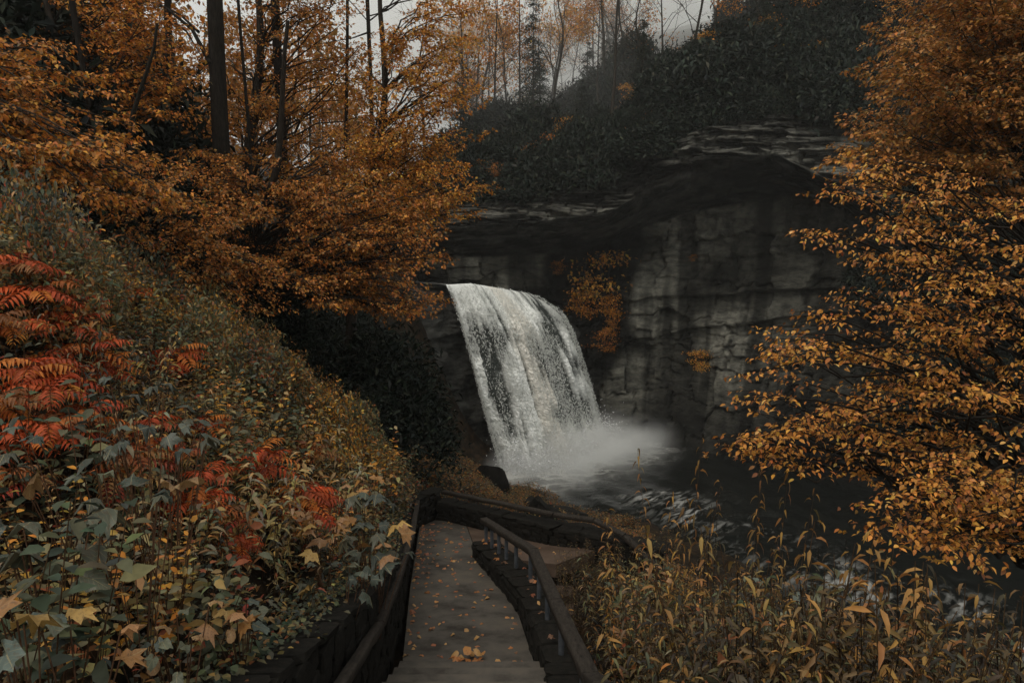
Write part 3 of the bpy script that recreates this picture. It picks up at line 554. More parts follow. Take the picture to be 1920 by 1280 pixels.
def tree(name, label, base, top, r0, tips, pal, Lf, rad=.9, ntw=10, nlf=12, T=RH, wig=.25, bcol=(.9, .85, .8), bare=(), maincut=None, droop=.5, r1=.25, wr=.62, flat=.22, group=None, leafm=None, cat='tree', n_indiv=0, lift=.10, maxrise=.75):
    root = bpy.data.objects.new(name, None); link(root); root.location = base; tag(root, label, cat, group); b0 = np.array(base, float)
    tl = trunk_line(base, top, wig, seed=rng.integers(999)) - b0; wood = MB(); lf = MB(); n = len(tl); rr = r0 * (1 - (1 - r1) * np.linspace(0, 1, n)); rr[0] *= 1.5; rr[1] *= 1.08
    tube(wood, np.vstack([tl[0] - [0, 0, .8], tl]), np.r_[rr[0] * 1.1, rr], 9, bcol)
    tips = [np.asarray(t, float) - b0 for t in tips]; br = MB()
    for tp in tips:
        hd = np.hypot(tp[0] - tl[:, 0], tp[1] - tl[:, 1]); i = int(np.argmin(np.abs(tl[:, 2] - (tp[2] - maxrise * hd * rng.uniform(.3, 1.0))))); i = min(max(i, 3), n - 1); a = tl[i]
        L_ = np.linalg.norm(tp - a); c = bez(a, tp, np.array([rng.normal(0, .06), rng.normal(0, .06), lift]) * L_, 8); c[1:-1] += rng.normal(0, .018 * L_, (6, 3))
        rb = min(rr[i] * .38, .008 + .009 * L_); tube(br, c, np.linspace(rb, .008, 8), 4, bcol)
        for q in (1.0,) + ((.72,) if L_ > 2.5 * rad else ()):
            k = min(int(q * 7), 6); pp = c[-1] if q == 1 else c[k] + rng.normal(0, .2 * rad, 3)
            spray(br, lf, pp, c[k + 1 if k < 7 and q < 1 else -1] - c[k], rad * (1 if q == 1 else .75), ntw, nlf, Lf, pal, flat, T, wr, droop, bcol)
    for pl, r_ in bare: tube(wood, np.asarray(pl, float) - b0, np.linspace(r_, r_ * .25, len(pl)), 6, bcol)
    wood.build('trunk', M_BARK, root, True); br.build('branch', M_BARK, root)
    o = lf.build('crown', leafm or M_LEAF, root); tag(o, kind='stuff'); return root, lf
def tipset(poly, n, y0, y1): s_ = samp(poly, n); return P(s_[:, 0], s_[:, 1], rng.uniform(y0, y1, n))
G = lambda x, y: float(ground(x, y))

# big near tree on the right, drooping sprays over the river
A = [(1590, 400), (1680, 340), (1800, 320), (1990, 330), (1990, 620), (1700, 650), (1540, 640), (1470, 560), (1490, 470)]
B = [(1400, 620), (1560, 590), (1730, 640), (1950, 640), (1980, 760), (1700, 790), (1500, 780), (1380, 720)]
Cc = [(1390, 800), (1500, 780), (1620, 760), (1560, 870), (1400, 880)]
Dd = [(1680, 840), (1800, 860), (1990, 900), (1960, 960), (1760, 930)]
E = [(1700, 930), (1800, 900), (1830, 1010), (1880, 1060), (1740, 1010)]
tips = np.concatenate([tipset(A, 50, 8.8, 12.5), tipset(B, 38, 8.2, 11.5), tipset(Cc, 16, 8.4, 9.5), tipset(Dd, 16, 7.6, 9), tipset([(1760, 700), (1960, 690), (1960, 1080), (1840, 1040), (1780, 880)], 9, 8, 10), tipset(E, 16, 7.4, 8.4), tipset([(1560, 940), (1700, 930), (1680, 1000), (1590, 980)], 4, 7.5, 8.5), tipset([(1540, 330), (1640, 270), (1700, 330), (1600, 400)], 12, 10, 12)])
gx, gy = 11.4, 12.8
rt, rlf = tree('beech_tree', 'large orange tree leaning over the river, layered drooping sprays of leaves', (gx, gy, G(gx, gy) - .1), (8.6, 11.0, 27), .16, tips, PAL['beech'],   .080, .62, 8, 6, flat=.08, T=OV, wig=.5, bcol=(.55, .52, .48), droop=.7, wr=.58, lift=.12)
# finer, farther tree above it
tips = np.concatenate([tipset([(1640, 120), (1700, 0), (1800, -60), (1990, -60), (1990, 340), (1760, 350), (1600, 330), (1580, 280), (1650, 200)], 150, 14, 18)])
tree('autumn_tree', 'tall brown-orange tree filling the upper corner above the drooping beech', (15.2, 17, G(15.2, 17)), (12.3, 16.5, 31), .14, tips, PAL['brownish'], .11, .9, 12, 13, wig=.4, droop=.6)
# left group
tips = np.concatenate([tipset([(660, 180), (720, 60), (790, -20), (880, -30), (905, 90), (900, 190), (905, 300), (905, 390), (850, 400), (760, 330), (690, 300)], 95, 20, 24), tipset([(640, 230), (800, 250), (880, 330), (860, 400), (760, 440), (640, 400)], 60, 19, 23)])
tree('autumn_tree', 'golden orange tree leaning out beside the gap of pale sky', (-6.2, 23.5, G(-6.2, 23.5)), (-3.6, 22.5, 29.5), .20, tips, PAL['gold'] + PAL['orange'], .105, .72, 9, 10, flat=.45, wig=.5, bcol=(.7, .65, .6), lift=.16)
tips = np.concatenate([tipset([(380, 400), (560, 330), (760, 380), (830, 450), (830, 580), (720, 590), (560, 560), (430, 500)], 140, 16.5, 20), tipset([(370, 440), (430, 450), (440, 560), (400, 570)], 8, 14, 15.5), tipset([(360, 260), (620, 260), (800, 330), (820, 450), (560, 400), (380, 420)], 45, 17, 21)])
tree('autumn_tree', 'russet orange tree whose low sprays hang above the black hollow', (-7.2, 19, G(-7.2, 19)), (-5.6, 18.2, 25.5), .17, tips, PAL['russet'] + PAL['brownish'], .095, .62, 9, 10, flat=.34, wig=.6, bcol=(.6, .55, .5), droop=.7)
tips = np.concatenate([tipset([(420, -30), (640, -30), (690, 120), (740, 260), (640, 330), (430, 350), (380, 200)], 95, 22, 27)])
tips = np.concatenate([tipset([(150, 250), (260, 300), (420, 330), (440, 560), (390, 590), (310, 470), (200, 400)], 55, 12.5, 15.5), tipset([(430, 480), (560, 500), (620, 560), (480, 590)], 14, 14.5, 16)])
tree('autumn_tree', 'young rust-brown tree filling the gap between the maple and the golden trees', (-8.6, 15.5, G(-8.6, 15.5)), (-7.4, 15.2, 24.5), .10, tips, PAL['russet'] + PAL['brownish'], .085, .55, 8, 8, flat=.30, wig=.5, bcol=(.5, .5, .45))
tips = np.concatenate([tipset([(420, -30), (640, -30), (690, 120), (740, 260), (640, 330), (430, 350), (380, 200)], 110, 22, 27)])
tree('autumn_tree', 'dull amber tree rising behind the golden one, dark trunk showing', (-9.0, 25, G(-9, 25)), (-8.7, 25, 33), .24, tips, PAL['brownish'] + PAL['orange'], .11, .82, 8, 10, flat=.45, wig=.5, bcol=(.6, .55, .5))
tips = np.concatenate([tipset([(-60, 60), (60, 40), (120, 90), (230, 230), (200, 330), (60, 340), (-60, 330)], 60, 11, 14), tipset([(-60, 200), (250, 290), (330, 380), (240, 400), (60, 345), (-60, 320)], 34, 10.5, 13)])
tree('maple_tree', 'red-orange maple with flat tiers of leaves at the left edge', (-12.8, 13.5, G(-12.8, 13.5)), (-12.0, 13.0, 29), .17, tips, PAL['russet'] + PAL['orange'] + PAL['brownish'], .10, .55, 9, 9, wig=.5, droop=.6)
tips = np.concatenate([tipset([(100, -30), (330, -30), (380, 120), (330, 220), (150, 200), (120, 80)], 55, 17, 22)])
tree('autumn_tree', 'thin leaning tree with sparse copper leaves behind the left maple', (-11.8, 19, G(-11.8, 19)), (-14.0, 19, 32), .11, tips, PAL['russet'] + PAL['orange'], .12, .85, 8, 10, wig=.8)
tips = tipset([(210, 140), (420, 200), (440, 420), (220, 410)], 85, 25, 34)
tree('autumn_tree', 'copper understorey tree glowing between the three dark trunks', (-17, 31, G(-17, 31)), (-16, 31, 29), .12, tips, PAL['orange'], .15, 1.1, 9, 11, wig=.6)
# dark straight trunks
def P3(px, py, Y): return P(px, py, Y).tolist()
def tall(label, px0, py0, px1, Y, r0, bare, ntip=18, pal='orange'):
    b = P(px0, py0, Y); g = G(b[0], b[1]); b[2] = g
    t = P(px1, 0, Y); k = (34.5 - b[2]) / (t[2] - b[2]); top = b + (t - b) * k
    tp = top + np.stack([rng.normal(0, 2.2, ntip), rng.normal(0, 2.2, ntip), rng.uniform(-4.5, 2, ntip)], -1)
    return tree('tall_tree', label, b, top, r0, tp, PAL[pal], .14, 1.2, 7, 8, wig=.18, bcol=(.42, .40, .38), bare=bare, r1=.6)
tall('tall straight dark trunk, stoutest left of the slim pole trunk', 275, 400, 254, 22, .20, [([P(268, 120, 22), P(250, 30, 22.3), P(226, -60, 22.5)], .05)])
tall('slim dark pole trunk standing between the two stouter dark trunks', 326, 400, 305, 24, .13, [([P(312, 30, 24), P(350, 60, 23.5), P(380, 110, 23)], .05)])
tall('thickest dark trunk, leaves clinging to it, forked limb arching from its left side', 418, 420, 395, 20, .27, [([P(395, 120, 20), P(360, 55, 20.4), P(310, 15, 20.8), P(240, -10, 21)], .07), ([P(372, 60, 20.3), P(340, 30, 20.6), P(300, 8, 21)], .05)])
tall('dark trunk rising out of the amber foliage', 528, 420, 518, 25, .20, [])
tall('thin dark stem rising between the golden and the amber foliage', 640, 400, 655, 24, .07, [], 5)
tall('thin pale stem behind the golden tree with stubby bare limbs', 705, 400, 692, 30, .12, [([P(694, 60, 30), P(660, 72, 30), P(610, 80, 30)], .04), ([P(694, 30, 30), P(730, 20, 30)], .03)], 4)
tall('slender dark stem just right of the thickest trunk', 470, 420, 452, 22, .06, [], 5)
tall('slender crooked trunk leaning left behind the maple tiers', 205, 330, 135, 18, .09, [], 10)

# ---- shared prototypes, placed as copies
def proto_leafball(R_, H, ncl, nlf, Lf, pal, dome=True, wr=.5, low=0.0, T=RH):
    lf = MB(); n = ncl
    th = rng.random(n) * 2 * math.pi; ph = np.arccos(rng.uniform(low, 1, n)); r_ = rng.uniform(.55, 1.0, n) ** .5
    lump = 1 + .35 * (vn(np.cos(th) * 2.2 + 5, np.sin(th) * 2.2 + 5, ph * 2, int(rng.integers(99))) - .5) * 2
    c = np.stack([np.cos(th) * np.sin(ph) * R_, np.sin(th) * np.sin(ph) * R_, np.cos(ph) * H], -1) * (r_ * lump)[:, None]
    out_ = nrm(c / np.array([R_, R_, H]) + [0, 0, .25])
    k = nlf; C0 = np.repeat(c, k, 0); O0 = np.repeat(out_, k, 0); m_ = len(C0)
    d = nrm(O0 * .5 + rng.normal(0, .8, (m_, 3)) + [0, 0, -.15]); n_ = nrm(O0 + rng.normal(0, .45, (m_, 3)) + [0, 0, .5])
    sz = Lf * rng.uniform(.7, 1.25, m_); leaves(lf, C0 + rng.normal(0, Lf * .9, (m_, 3)), d, n_, sz, sz * wr, pick(pal, m_), T); return lf
def fork(mb, p, d, L_, r_, lvl, tips_, spread=.5, up=.25):
    n = 4; q = [p]; dd = np.array(d, float)
    for k in range(n): dd = nrm(dd + rng.normal(0, .10, 3) + [0, 0, up * .1]); q.append(q[-1] + dd * L_ / n)
    tube(mb, q, np.linspace(r_, r_ * .6, n + 1), 5 if lvl > 1 else 3, (.8, .78, .72))
    if lvl == 0: tips_.append((q[-1], dd)); return
    for k in range(2 if lvl > 2 else 3):
        a = rng.random() * 2 * math.pi; s_ = nrm(np.cross(dd, [math.cos(a), math.sin(a), .3])); fork(mb, np.array(q[-1 - (k % 2)]), nrm(dd + s_ * spread * rng.uniform(.6, 1.4)), L_ * rng.uniform(.55, .8), r_ * .55, lvl - 1, tips_, spread, up)
def proto_tree(h, r0, lvl, pal=None, Lf=.2, nl=10, rad=.8, spread=.5, cut=.45, side=9):
    wood = MB(); lf = MB(); tips_ = []; c = trunk_line((0, 0, -.5), (rng.normal(0, .6), rng.normal(0, .6), h), .5, seed=int(rng.integers(99)))
    tube(wood, c, np.linspace(r0, r0 * .25, len(c)), 6, (.8, .78, .72))
    for k in range(side):
        t = cut + (1 - cut) * k / side; i = min(int(t * 13), 12); a = rng.random() * 2 * math.pi
        fork(wood, c[i], nrm([math.cos(a) * .8, math.sin(a) * .8, rng.uniform(.4, .9)]), h * .22 * (1.15 - t) + .8, r0 * .38 * (1.2 - t), lvl, tips_, spread)
    if pal is not None:
        for tp, dd in tips_:
            m_ = nl; sz = Lf * rng.uniform(.7, 1.2, m_); leaves(lf, tp + rng.normal(0, rad * .45, (m_, 3)) * [1, 1, .6], nrm(rng.normal(0, 1, (m_, 3)) + [0, 0, -.4]), nrm(rng.normal(0, .5, (m_, 3)) + [0, 0, 1]), sz, sz * .65, pick(pal, m_))
    return wood.mesh('trunk', M_BARK, True), (lf.mesh('crown', M_LEAF) if pal is not None else None)
def place(name, parts, loc, label, cat, group=None, sc=1.0, rz=None, kinds=()):
    root = bpy.data.objects.new(name, None); link(root); root.location = loc; root.rotation_euler = (0, 0, rng.random() * 6.28 if rz is None else rz); root.scale = (sc,) * 3 if np.isscalar(sc) else sc
    tag(root, label, cat, group)
    for nm, me in parts:
        if me is None: continue
        o = bpy.data.objects.new(nm, me); link(o, root)
        if nm in ('crown', 'foliage'): tag(o, kind='stuff')
    return root
BARE = [proto_tree(15, .17, 3, None, spread=.45, side=8) for _ in range(3)]
AUT = [proto_tree(13, .16, 2, PAL[p_], .26, 26, 1.1, .6, .3, 13) for p_ in ('orange', 'gold', 'brownish')]
THIN = [proto_tree(14, .13, 2, PAL['brownish'], .22, 5, .9, .5, .35, 9) for _ in range(2)]
RHO = [proto_leafball(1.6, 1.9, 420, 12, .30, PAL['rhodo'], wr=.38).mesh('foliage', M_EVER) for _ in range(3)]
RHN = [proto_leafball(1.3, 1.5, 520, 14, .13, PAL['rhodo'], wr=.34).mesh('foliage', M_EVER) for _ in range(2)]
def proto_tiers(pal, n=13):
    out_ = MB()
    for k in range(n):
        a = rng.random() * 6.28; r0 = rng.uniform(.1, 1.0); c = np.array([math.cos(a) * r0, math.sin(a) * r0 * .8, rng.uniform(-.7, .8)]); m_ = int(rng.uniform(25, 80)); rr = rng.uniform(.2, .5)
        p_ = c + rng.normal(0, 1, (m_, 3)) * [rr, rr * .8, .09] + np.abs(rng.normal(0, .1, (m_, 1))) * [0, 0, -1]; sz = .17 * rng.uniform(.6, 1.2, m_)
        leaves(out_, p_, rng.normal(0, 1, (m_, 3)) - [0, 0, .4], nrm(rng.normal(0, .4, (m_, 3)) + [0, 0, 1]), sz, sz * .6, pick(pal, m_))
        tube(out_, bez([0, .3, -.9], c, np.array([0, 0, .1]), 5), np.linspace(.03, .01, 5), 3, (.04, .035, .03))
    return out_
SHB = [proto_tiers(PAL[p_]).mesh('foliage', M_LEAF) for p_ in ('gold', 'orange', 'russet')]
def near_col(x): return int(np.argmin(np.abs(CL[:, 0] - x)))
# evergreen thicket over the brow and up the slope
def hemlock(h):
    wood = MB(); lf = MB(); tube(wood, trunk_line((0, 0, -.5), (0, 0, h), .15, seed=3), np.linspace(.18, .03, 14), 6, (.7, .68, .62))
    for k in range(int(h * 7)):
        t = rng.uniform(.18, 1); a = rng.random() * 6.28; L_ = (1 - t) ** .7 * h * .22 * rng.uniform(.6, 1.15) + .3; z = h * t; m_ = int(14 + L_ * 26); q = rng.random(m_)
        dd = np.array([math.cos(a), math.sin(a), 0]); p_ = np.array([0, 0, z]) + dd * L_ * q[:, None] + np.array([0, 0, -1]) * (.28 * L_ * q ** 1.6)[:, None] + rng.normal(0, .10 + .10 * L_, (m_, 3)) * [1, 1, .35]
        tube(wood, [[0, 0, z], np.array([0, 0, z - .05 * L_]) + dd * L_ * .5, np.array([0, 0, z - .28 * L_]) + dd * L_], [.03, .02, .008], 3, (.6, .6, .55)); sz = .24 * rng.uniform(.6, 1.3, m_)
        leaves(lf, p_, dd + rng.normal(0, .5, (m_, 3)), nrm(rng.normal(0, .35, (m_, 3)) + [0, 0, 1]), sz, sz * .5, pick([(3, .022, .03, .022), (2, .035, .045, .03), (1, .06, .065, .04)], m_))
    return wood.mesh('trunk', M_BARK, True), lf.mesh('crown', M_EVER)
HEM = [hemlock(h) for h in (10, 13, 16)]
n = 26000; xi = rng.uniform(-12, 50, n); dh = rng.random(n) ** 1.2 * 44; ci = np.clip(np.searchsorted(CL[:300, 0] if False else np.sort(CL[:, 0]), xi), 0, len(CL) - 1)
_o = np.argsort(CL[:, 0]); q = hill(_o[ci], dh) + rng.normal(0, .25, (n, 3)) * [1, 1, .5] + [0, 0, .25]; lf = MB(); sz = rng.uniform(.12, .32, n)
leaves(lf, q, rng.normal(0, 1, (n, 3)), nrm(rng.normal(0, .5, (n, 3)) + [0, 0, 1]), sz, sz * .5, pick(PAL['rhodo'] + PAL['rhodo'] + PAL['brownish'] + PAL['dark'], n) * .8); tag(lf.build('hillside_undergrowth', M_LEAF), kind='stuff')
cnt = 0; stp = []
for i in range(4000):
    x = rng.uniform(-9, 54); d = rng.random() ** 1.15 * 44 - 1.6
    if cnt >= 235: break
    lim = np.interp(x, [-8, 5, 18, 28, 62], [16, 20, 30, 40, 44])
    if d > lim or vn(x * .3, d * .3, 0, 600) < .22: continue
    c = hill(near_col(x), max(d, 0.01)) if d >= 0 else CV[-70 + int(d * 12), near_col(x)]
    stp.append(c); wh_ = 'hanging over the lip of the overhang' if d < 2.5 else 'under the foggy ridge' if x < 16 else 'on the steep slope at the upper right' if x > 30 else 'in the thicket above the overhang'
    s0 = rng.uniform(.55, 1.9); place('rhododendron', [('foliage', RHO[rng.integers(3)])], c - [0, 0, .35], 'dark evergreen shrub ' + wh_, 'shrub', 'evergreen shrubs ' + wh_, (s0 * rng.uniform(.8, 1.3), s0 * rng.uniform(.8, 1.3), s0 * rng.uniform(.7, 1.5))); cnt += 1
for i in range(13):
    x = rng.uniform(-8, 48); d = rng.uniform(3, 38); c = hill(near_col(x), d); me = HEM[rng.integers(3)]; place('hemlock', [('trunk', me[0]), ('crown', me[1])], c - [0, 0, .3], 'dark drooping conifer on the misty slope above the cliff', 'tree', 'conifers on the misty slope', rng.uniform(.55, 1.0))
c = P(1000, 300, 84); me = HEM[2]; place('hemlock', [('trunk', me[0]), ('crown', me[1])], (c[0], c[1], hill(near_col(c[0]), 12)[2]), 'tall narrow conifer standing clear against the pale sky gap', 'tree', None, (.8, .8, 1.1))
for i in range(26):
    x = rng.uniform(-8, 46); d = rng.uniform(0, 30); c = hill(near_col(x), d); k = rng.integers(3); place('autumn_shrub', [('foliage', SHB[k])], c + [0, 0, .9], 'faded orange shrub among the evergreens above the cliff', 'shrub', 'orange shrubs among the evergreens', rng.uniform(.8, 1.9))
# hanging shrubs below the brow, right-hand dark bank
for i in range(46):
    x = rng.uniform(29, 56); r_ = rng.integers(5, 345); c = CV[r_, near_col(x)]
    place('rhododendron', [('foliage', RHO[rng.integers(3)])], c, 'dark evergreen shrub on the shaded rocks across the river', 'shrub', 'evergreen shrubs across the river', rng.uniform(.9, 1.9))
# fog trees
spec = [(992, 88, 'B', 'tall thin tree with a dense pointed top standing clear against the fog'), (1070, 92, 'T', 'broad pale-copper tree blurred by fog in the middle of the ridge')]
for x0, d in [(rng.uniform(-14, 36), rng.uniform(6, 40)) for _ in range(44)]:
    c = hill(near_col(x0), d); me = BARE[rng.integers(3)]; place('bare_tree', [('trunk', me[0])], c - [0, 0, .3], 'bare grey tree half lost in the fog on the ridge', 'tree', 'bare trees in the fog on the ridge', rng.uniform(.8, 1.45))
for x0, d in [(rng.uniform(-9, 48), rng.uniform(8, 46)) for _ in range(52)]:
    c = hill(near_col(x0), d); k = rng.integers(2); me = (AUT if rng.random() < .55 else THIN)[k]; place('autumn_tree', [('trunk', me[0]), ('crown', me[1])], c - [0, 0, .3], 'pale copper tree faded by the fog on the ridge', 'tree', 'copper trees in the fog on the ridge', rng.uniform(.75, 1.3))
for (px, py, Y), k, s_, lb in [((1060, 235, 78), 0, 1.0, 'small bright orange shrub in the evergreens below the foggy ridge'), ((1320, 150, 74), 1, .8, 'tiny orange shrub alone on the dark slope right of the ridge'),
      ((1330, 85, 76), 0, 1.5, 'yellowed shrub high on the slope where the fog thins'), ((930, 318, 70), 2, .7, 'small russet shrub at the top of the overhang'), ((1440, 60, 72), 0, 1.6, 'straw-yellow shrub among evergreens at the top of the slope')]:
    place('autumn_shrub', [('foliage', SHB[k])], P(px, py, Y), lb, 'shrub', None, s_)
# shrubs rooted on the cliff face beside the falls
def on_cliff(px, py):
    best = None; q = CV[:192].reshape(-1, 3); rel = q - CAM; dep = rel[:, 1] * math.cos(PITCH) - rel[:, 2] * math.sin(PITCH); dep = np.maximum(dep, 1e-3)
    sx = 960 + F * rel[:, 0] / dep; sy = 640 - F * (rel[:, 1] * math.sin(PITCH) + rel[:, 2] * math.cos(PITCH)) / dep
    d2 = (sx - px) ** 2 + (sy - py) ** 2; near = d2 < 64; idx = np.where(near)[0] if near.any() else [int(np.argmin(d2))]
    return q[idx[int(np.argmin(q[idx][:, 1]))]]
for px, py, k, s_, lb in [(1125, 500, 0, 2.7, 'orange-leaved small tree growing from the cliff right of the falls'), (1080, 555, 1, 1.6, 'rusty shrub clinging just right of the falls lip'), (1135, 570, 1, 1.5, 'brown-orange shrub below the small orange tree on the cliff'), (1130, 625, 2, 1.3, 'dull russet shrub hanging beside the falls'),
      (1300, 662, 0, 1.1, 'lone orange sprig on the pale rock face'), (1297, 468, 2, .4, 'tiny brown sprig high on the pale rock face'), (1045, 500, 2, .8, 'small rust-coloured shrub on the ledge above the lip'), (1150, 600, 1, .8, 'small orange shrub low on the rock beside the cascade')]:
    c = on_cliff(px, py) + np.array([0, -1.0, -.5]); place('cliff_shrub', [('foliage', SHB[k])], c, lb, 'shrub', None, s_)
# forest on the left hill behind
k_ = 0
for i in range(400):
    x = rng.uniform(-62, -10); y = rng.uniform(32, 100)
    if x / y > -.13 or k_ > 46: continue
    me = AUT[rng.integers(3)] if rng.random() < .6 else (THIN[rng.integers(2)] if rng.random() < .5 else (BARE[rng.integers(3)][0], None))
    place('forest_tree', [('trunk', me[0]), ('crown', me[1])], (x, y, G(x, y) - .3), 'slender autumn tree deep in the wood on the left hill', 'tree', 'trees in the wood on the left hill', rng.uniform(.75, 1.2)); k_ += 1
# dark evergreen masses in the hollow and at the far left
k_ = 0
for i in range(600):
    x = rng.uniform(-16, -2.5); y = rng.uniform(19.5, 50)
    if k_ > 60 or x > -.145 * y - 1.0 or x < -.5 * y: continue
    z = G(x, y); 
    place('rhododendron', [('foliage', RHN[rng.integers(2)])], (x, y, z - .2), 'dark evergreen shrub in the shady hollow left of the falls', 'shrub', 'evergreen shrubs in the hollow', rng.uniform(1.0, 2.3)); k_ += 1
for x, y, s_ in [(-13.5, 17, 2.6), (-15.5, 18.5, 3.4), (-12.0, 20.5, 2.6), (-14.5, 22, 3.6), (-17.5, 20, 4.5), (-10.5, 19, 1.7), (-16.5, 24, 4.2), (-9.2, 18.5, 1.3)]:
    place('evergreen_bush', [('foliage', RHN[rng.integers(2)])], (x, y, G(x, y) - .3), 'near-black evergreen rising behind the maple at the left edge', 'evergreen', 'dark evergreens behind the left maple', s_)
# dim trees over the dark bank across the river, right
for x, y, s_ in [(36, 52, 1.0), (40, 46, 1.1), (44, 40, .9), (48, 44, 1.2), (33, 58, .8), (52, 36, 1.0)]:
    c = CV[350, near_col(x)]; me = THIN[rng.integers(2)]; place('thin_tree', [('trunk', me[0]), ('crown', me[1])], c, 'thin tree on the dark bank across the river', 'tree', 'thin trees across the river', s_)

# ------------------------------------------------------------------ low plants
def herb(H, nst, Lf, pal, T=RH, wr=.5, nl=12, lean=.35, lv=(.2, 1.0), scol=(.5, .38, .26), sr=.005, droop=.3, whorl=False, spread=.18):
    st = MB(); lf = MB()
    for k in range(nst):
        a = rng.random() * 6.28; b = np.array([math.cos(a), math.sin(a), 0]) * spread * rng.random() ** .5; h = H * rng.uniform(.65, 1.1)
        tip = b + np.array([math.cos(a) * lean * h * rng.random(), math.sin(a) * lean * h * rng.random(), h]); c = bez(b - [0, 0, .1], tip, rng.normal(0, .04, 3) * h, 6); tube(st, c, np.linspace(sr, sr * .4, 6), 3, scol)
        t = np.linspace(lv[0], lv[1], nl) ** .8; pp = np.stack([np.interp(t, np.linspace(0, 1, 6), c[:, i]) for i in range(3)], -1); az = rng.random() * 6 + np.arange(nl) * 2.4 + rng.normal(0, .3, nl)
        d = np.stack([np.cos(az), np.sin(az), rng.normal(.25, .35, nl)], -1); nn = nrm(np.array([0, 0, 1.]) + rng.normal(0, .3, (nl, 3)))
        sz = Lf * rng.uniform(.6, 1.2, nl) * (1.1 - .4 * t); off = nrm(d) * Lf * .15
        leaves(lf, pp + off, nrm(d) - [0, 0, droop * .5], nn, sz, sz * wr, pick(pal, nl), T)
    return st, lf
def compound(H, nst, nfr, frl, npair, Lf, pal, scol=(.5, .2, .12)):
    """sumac-like: fronds of paired narrow leaflets radiating from leaning stems"""
    st = MB(); lf = MB()
    for k in range(nst):
        a = rng.random() * 6.28; top = np.array([math.cos(a) * .35 * rng.random(), math.sin(a) * .35 * rng.random(), H * rng.uniform(.7, 1.1)]); c = bez([0, 0, -.1], top, rng.normal(0, .05, 3), 6); tube(st, c, np.linspace(.012, .006, 6), 4, (.6, .45, .35))
        for j in range(nfr):
            az = j * 2.4 + rng.normal(0, .3); s0 = c[-1] * (1 - .12 * (j / nfr)); el = rng.uniform(.05, .7); d = np.array([math.cos(az) * math.cos(el), math.sin(az) * math.cos(el), math.sin(el)])
            q = np.linspace(0, 1, npair + 1)[:, None]; r_ = s0 + d * frl * q + np.array([0, 0, -1]) * frl * .45 * q ** 2; tube(st, r_, .003, 3, scol)
            T_ = nrm(np.gradient(r_, axis=0)); sd_ = nrm(np.cross(T_, [0, 0, 1])); col = pick(pal, 1, .2)[0]
            for sgn in (1, -1):
                dd = nrm(T_ * .55 + sd_ * sgn + [0, 0, -.25] + rng.normal(0, .08, T_.shape)); n_ = nrm(np.cross(sd_, T_) * 1 + rng.normal(0, .2, T_.shape)); sz = Lf * rng.uniform(.8, 1.1, len(r_)) * np.sin(np.linspace(.5, 2.8, len(r_)))
                leaves(lf, r_, dd, n_, sz, sz * .24, np.clip(col * (1 + .15 * rng.standard_normal((len(r_), 1))), .01, .8), LA)
    return st, lf
def proto(pair): st, lf = pair; return [('stem', st.mesh('stem', M_BARK2)), ('foliage', lf.mesh('foliage', M_LEAF))]
M_BARK2 = surfmat('plant_stem', (.08, .06, .045), (.20, .15, .10), 20, .8, .3, attr=True, bdist=.003)
SUM = [proto(compound(.95, 3, 9, .46, 9, .15, PAL['red'])) for _ in range(3)]
SUMO = [proto(compound(.7, 2, 8, .36, 8, .11, [(3, .46, .14, .04), (2, .40, .08, .035), (2, .36, .18, .06)])) for _ in range(2)]
YEL = [proto(herb(.95, 12, .095, PAL['gold'] + PAL['pale'], OV, .6, 16)) for _ in range(2)]
PALE = [proto(herb(.95, 9, .17, PAL['pale'], LA, .28, 18, droop=.9)) for _ in range(2)]
DRYP = [proto(herb(1.35, 13, .105, PAL['dry'] + PAL['olive'] + PAL['dark'] + PAL['dark'], LA, .24, 40, lean=.45, droop=1.0, sr=.005, lv=(.1, 1), spread=.35)) for _ in range(3)]
DRYK = [proto(herb(1.4, 14, .09, [(3, .07, .052, .03), (3, .11, .075, .035), (3, .04, .032, .022), (1, .26, .16, .06)], LA, .26, 30, lean=.4, droop=.9, sr=.005, lv=(.1, 1), spread=.35)) for _ in range(3)]
OLI = [proto(herb(.95, 11, .14, PAL[p_], OV, .55, 16, lean=.5, spread=.3)) for p_ in ('olive', 'green', 'olive')]
GOLDW = [proto(herb(1.7, 3, .14, [(3, .48, .26, .07), (2, .38, .18, .06), (2, .22, .13, .05)], LA, .24, 24, lean=.35, droop=1.2, sr=.006, lv=(.3, 1))) for _ in range(2)]
SPIKE = [proto(herb(1.5, 2, .035, PAL['dark'], RH, .5, 60, lean=.12, lv=(.45, 1), sr=.007, scol=(.12, .1, .08))) for _ in range(2)]
def gp(px, py, near=2.0, far=60, dh=0.0):
    """march the pixel's ray down to the ground"""
    Y = np.linspace(near, far, 1500); q = P(np.full(1500, px), np.full(1500, py), Y); g = ground(q[:, 0], q[:, 1]) + dh; h = np.where(q[:, 2] < g)[0]
    i = h[0] if len(h) else 1499; p_ = q[i].copy(); p_[2] = g[i] - dh; return p_
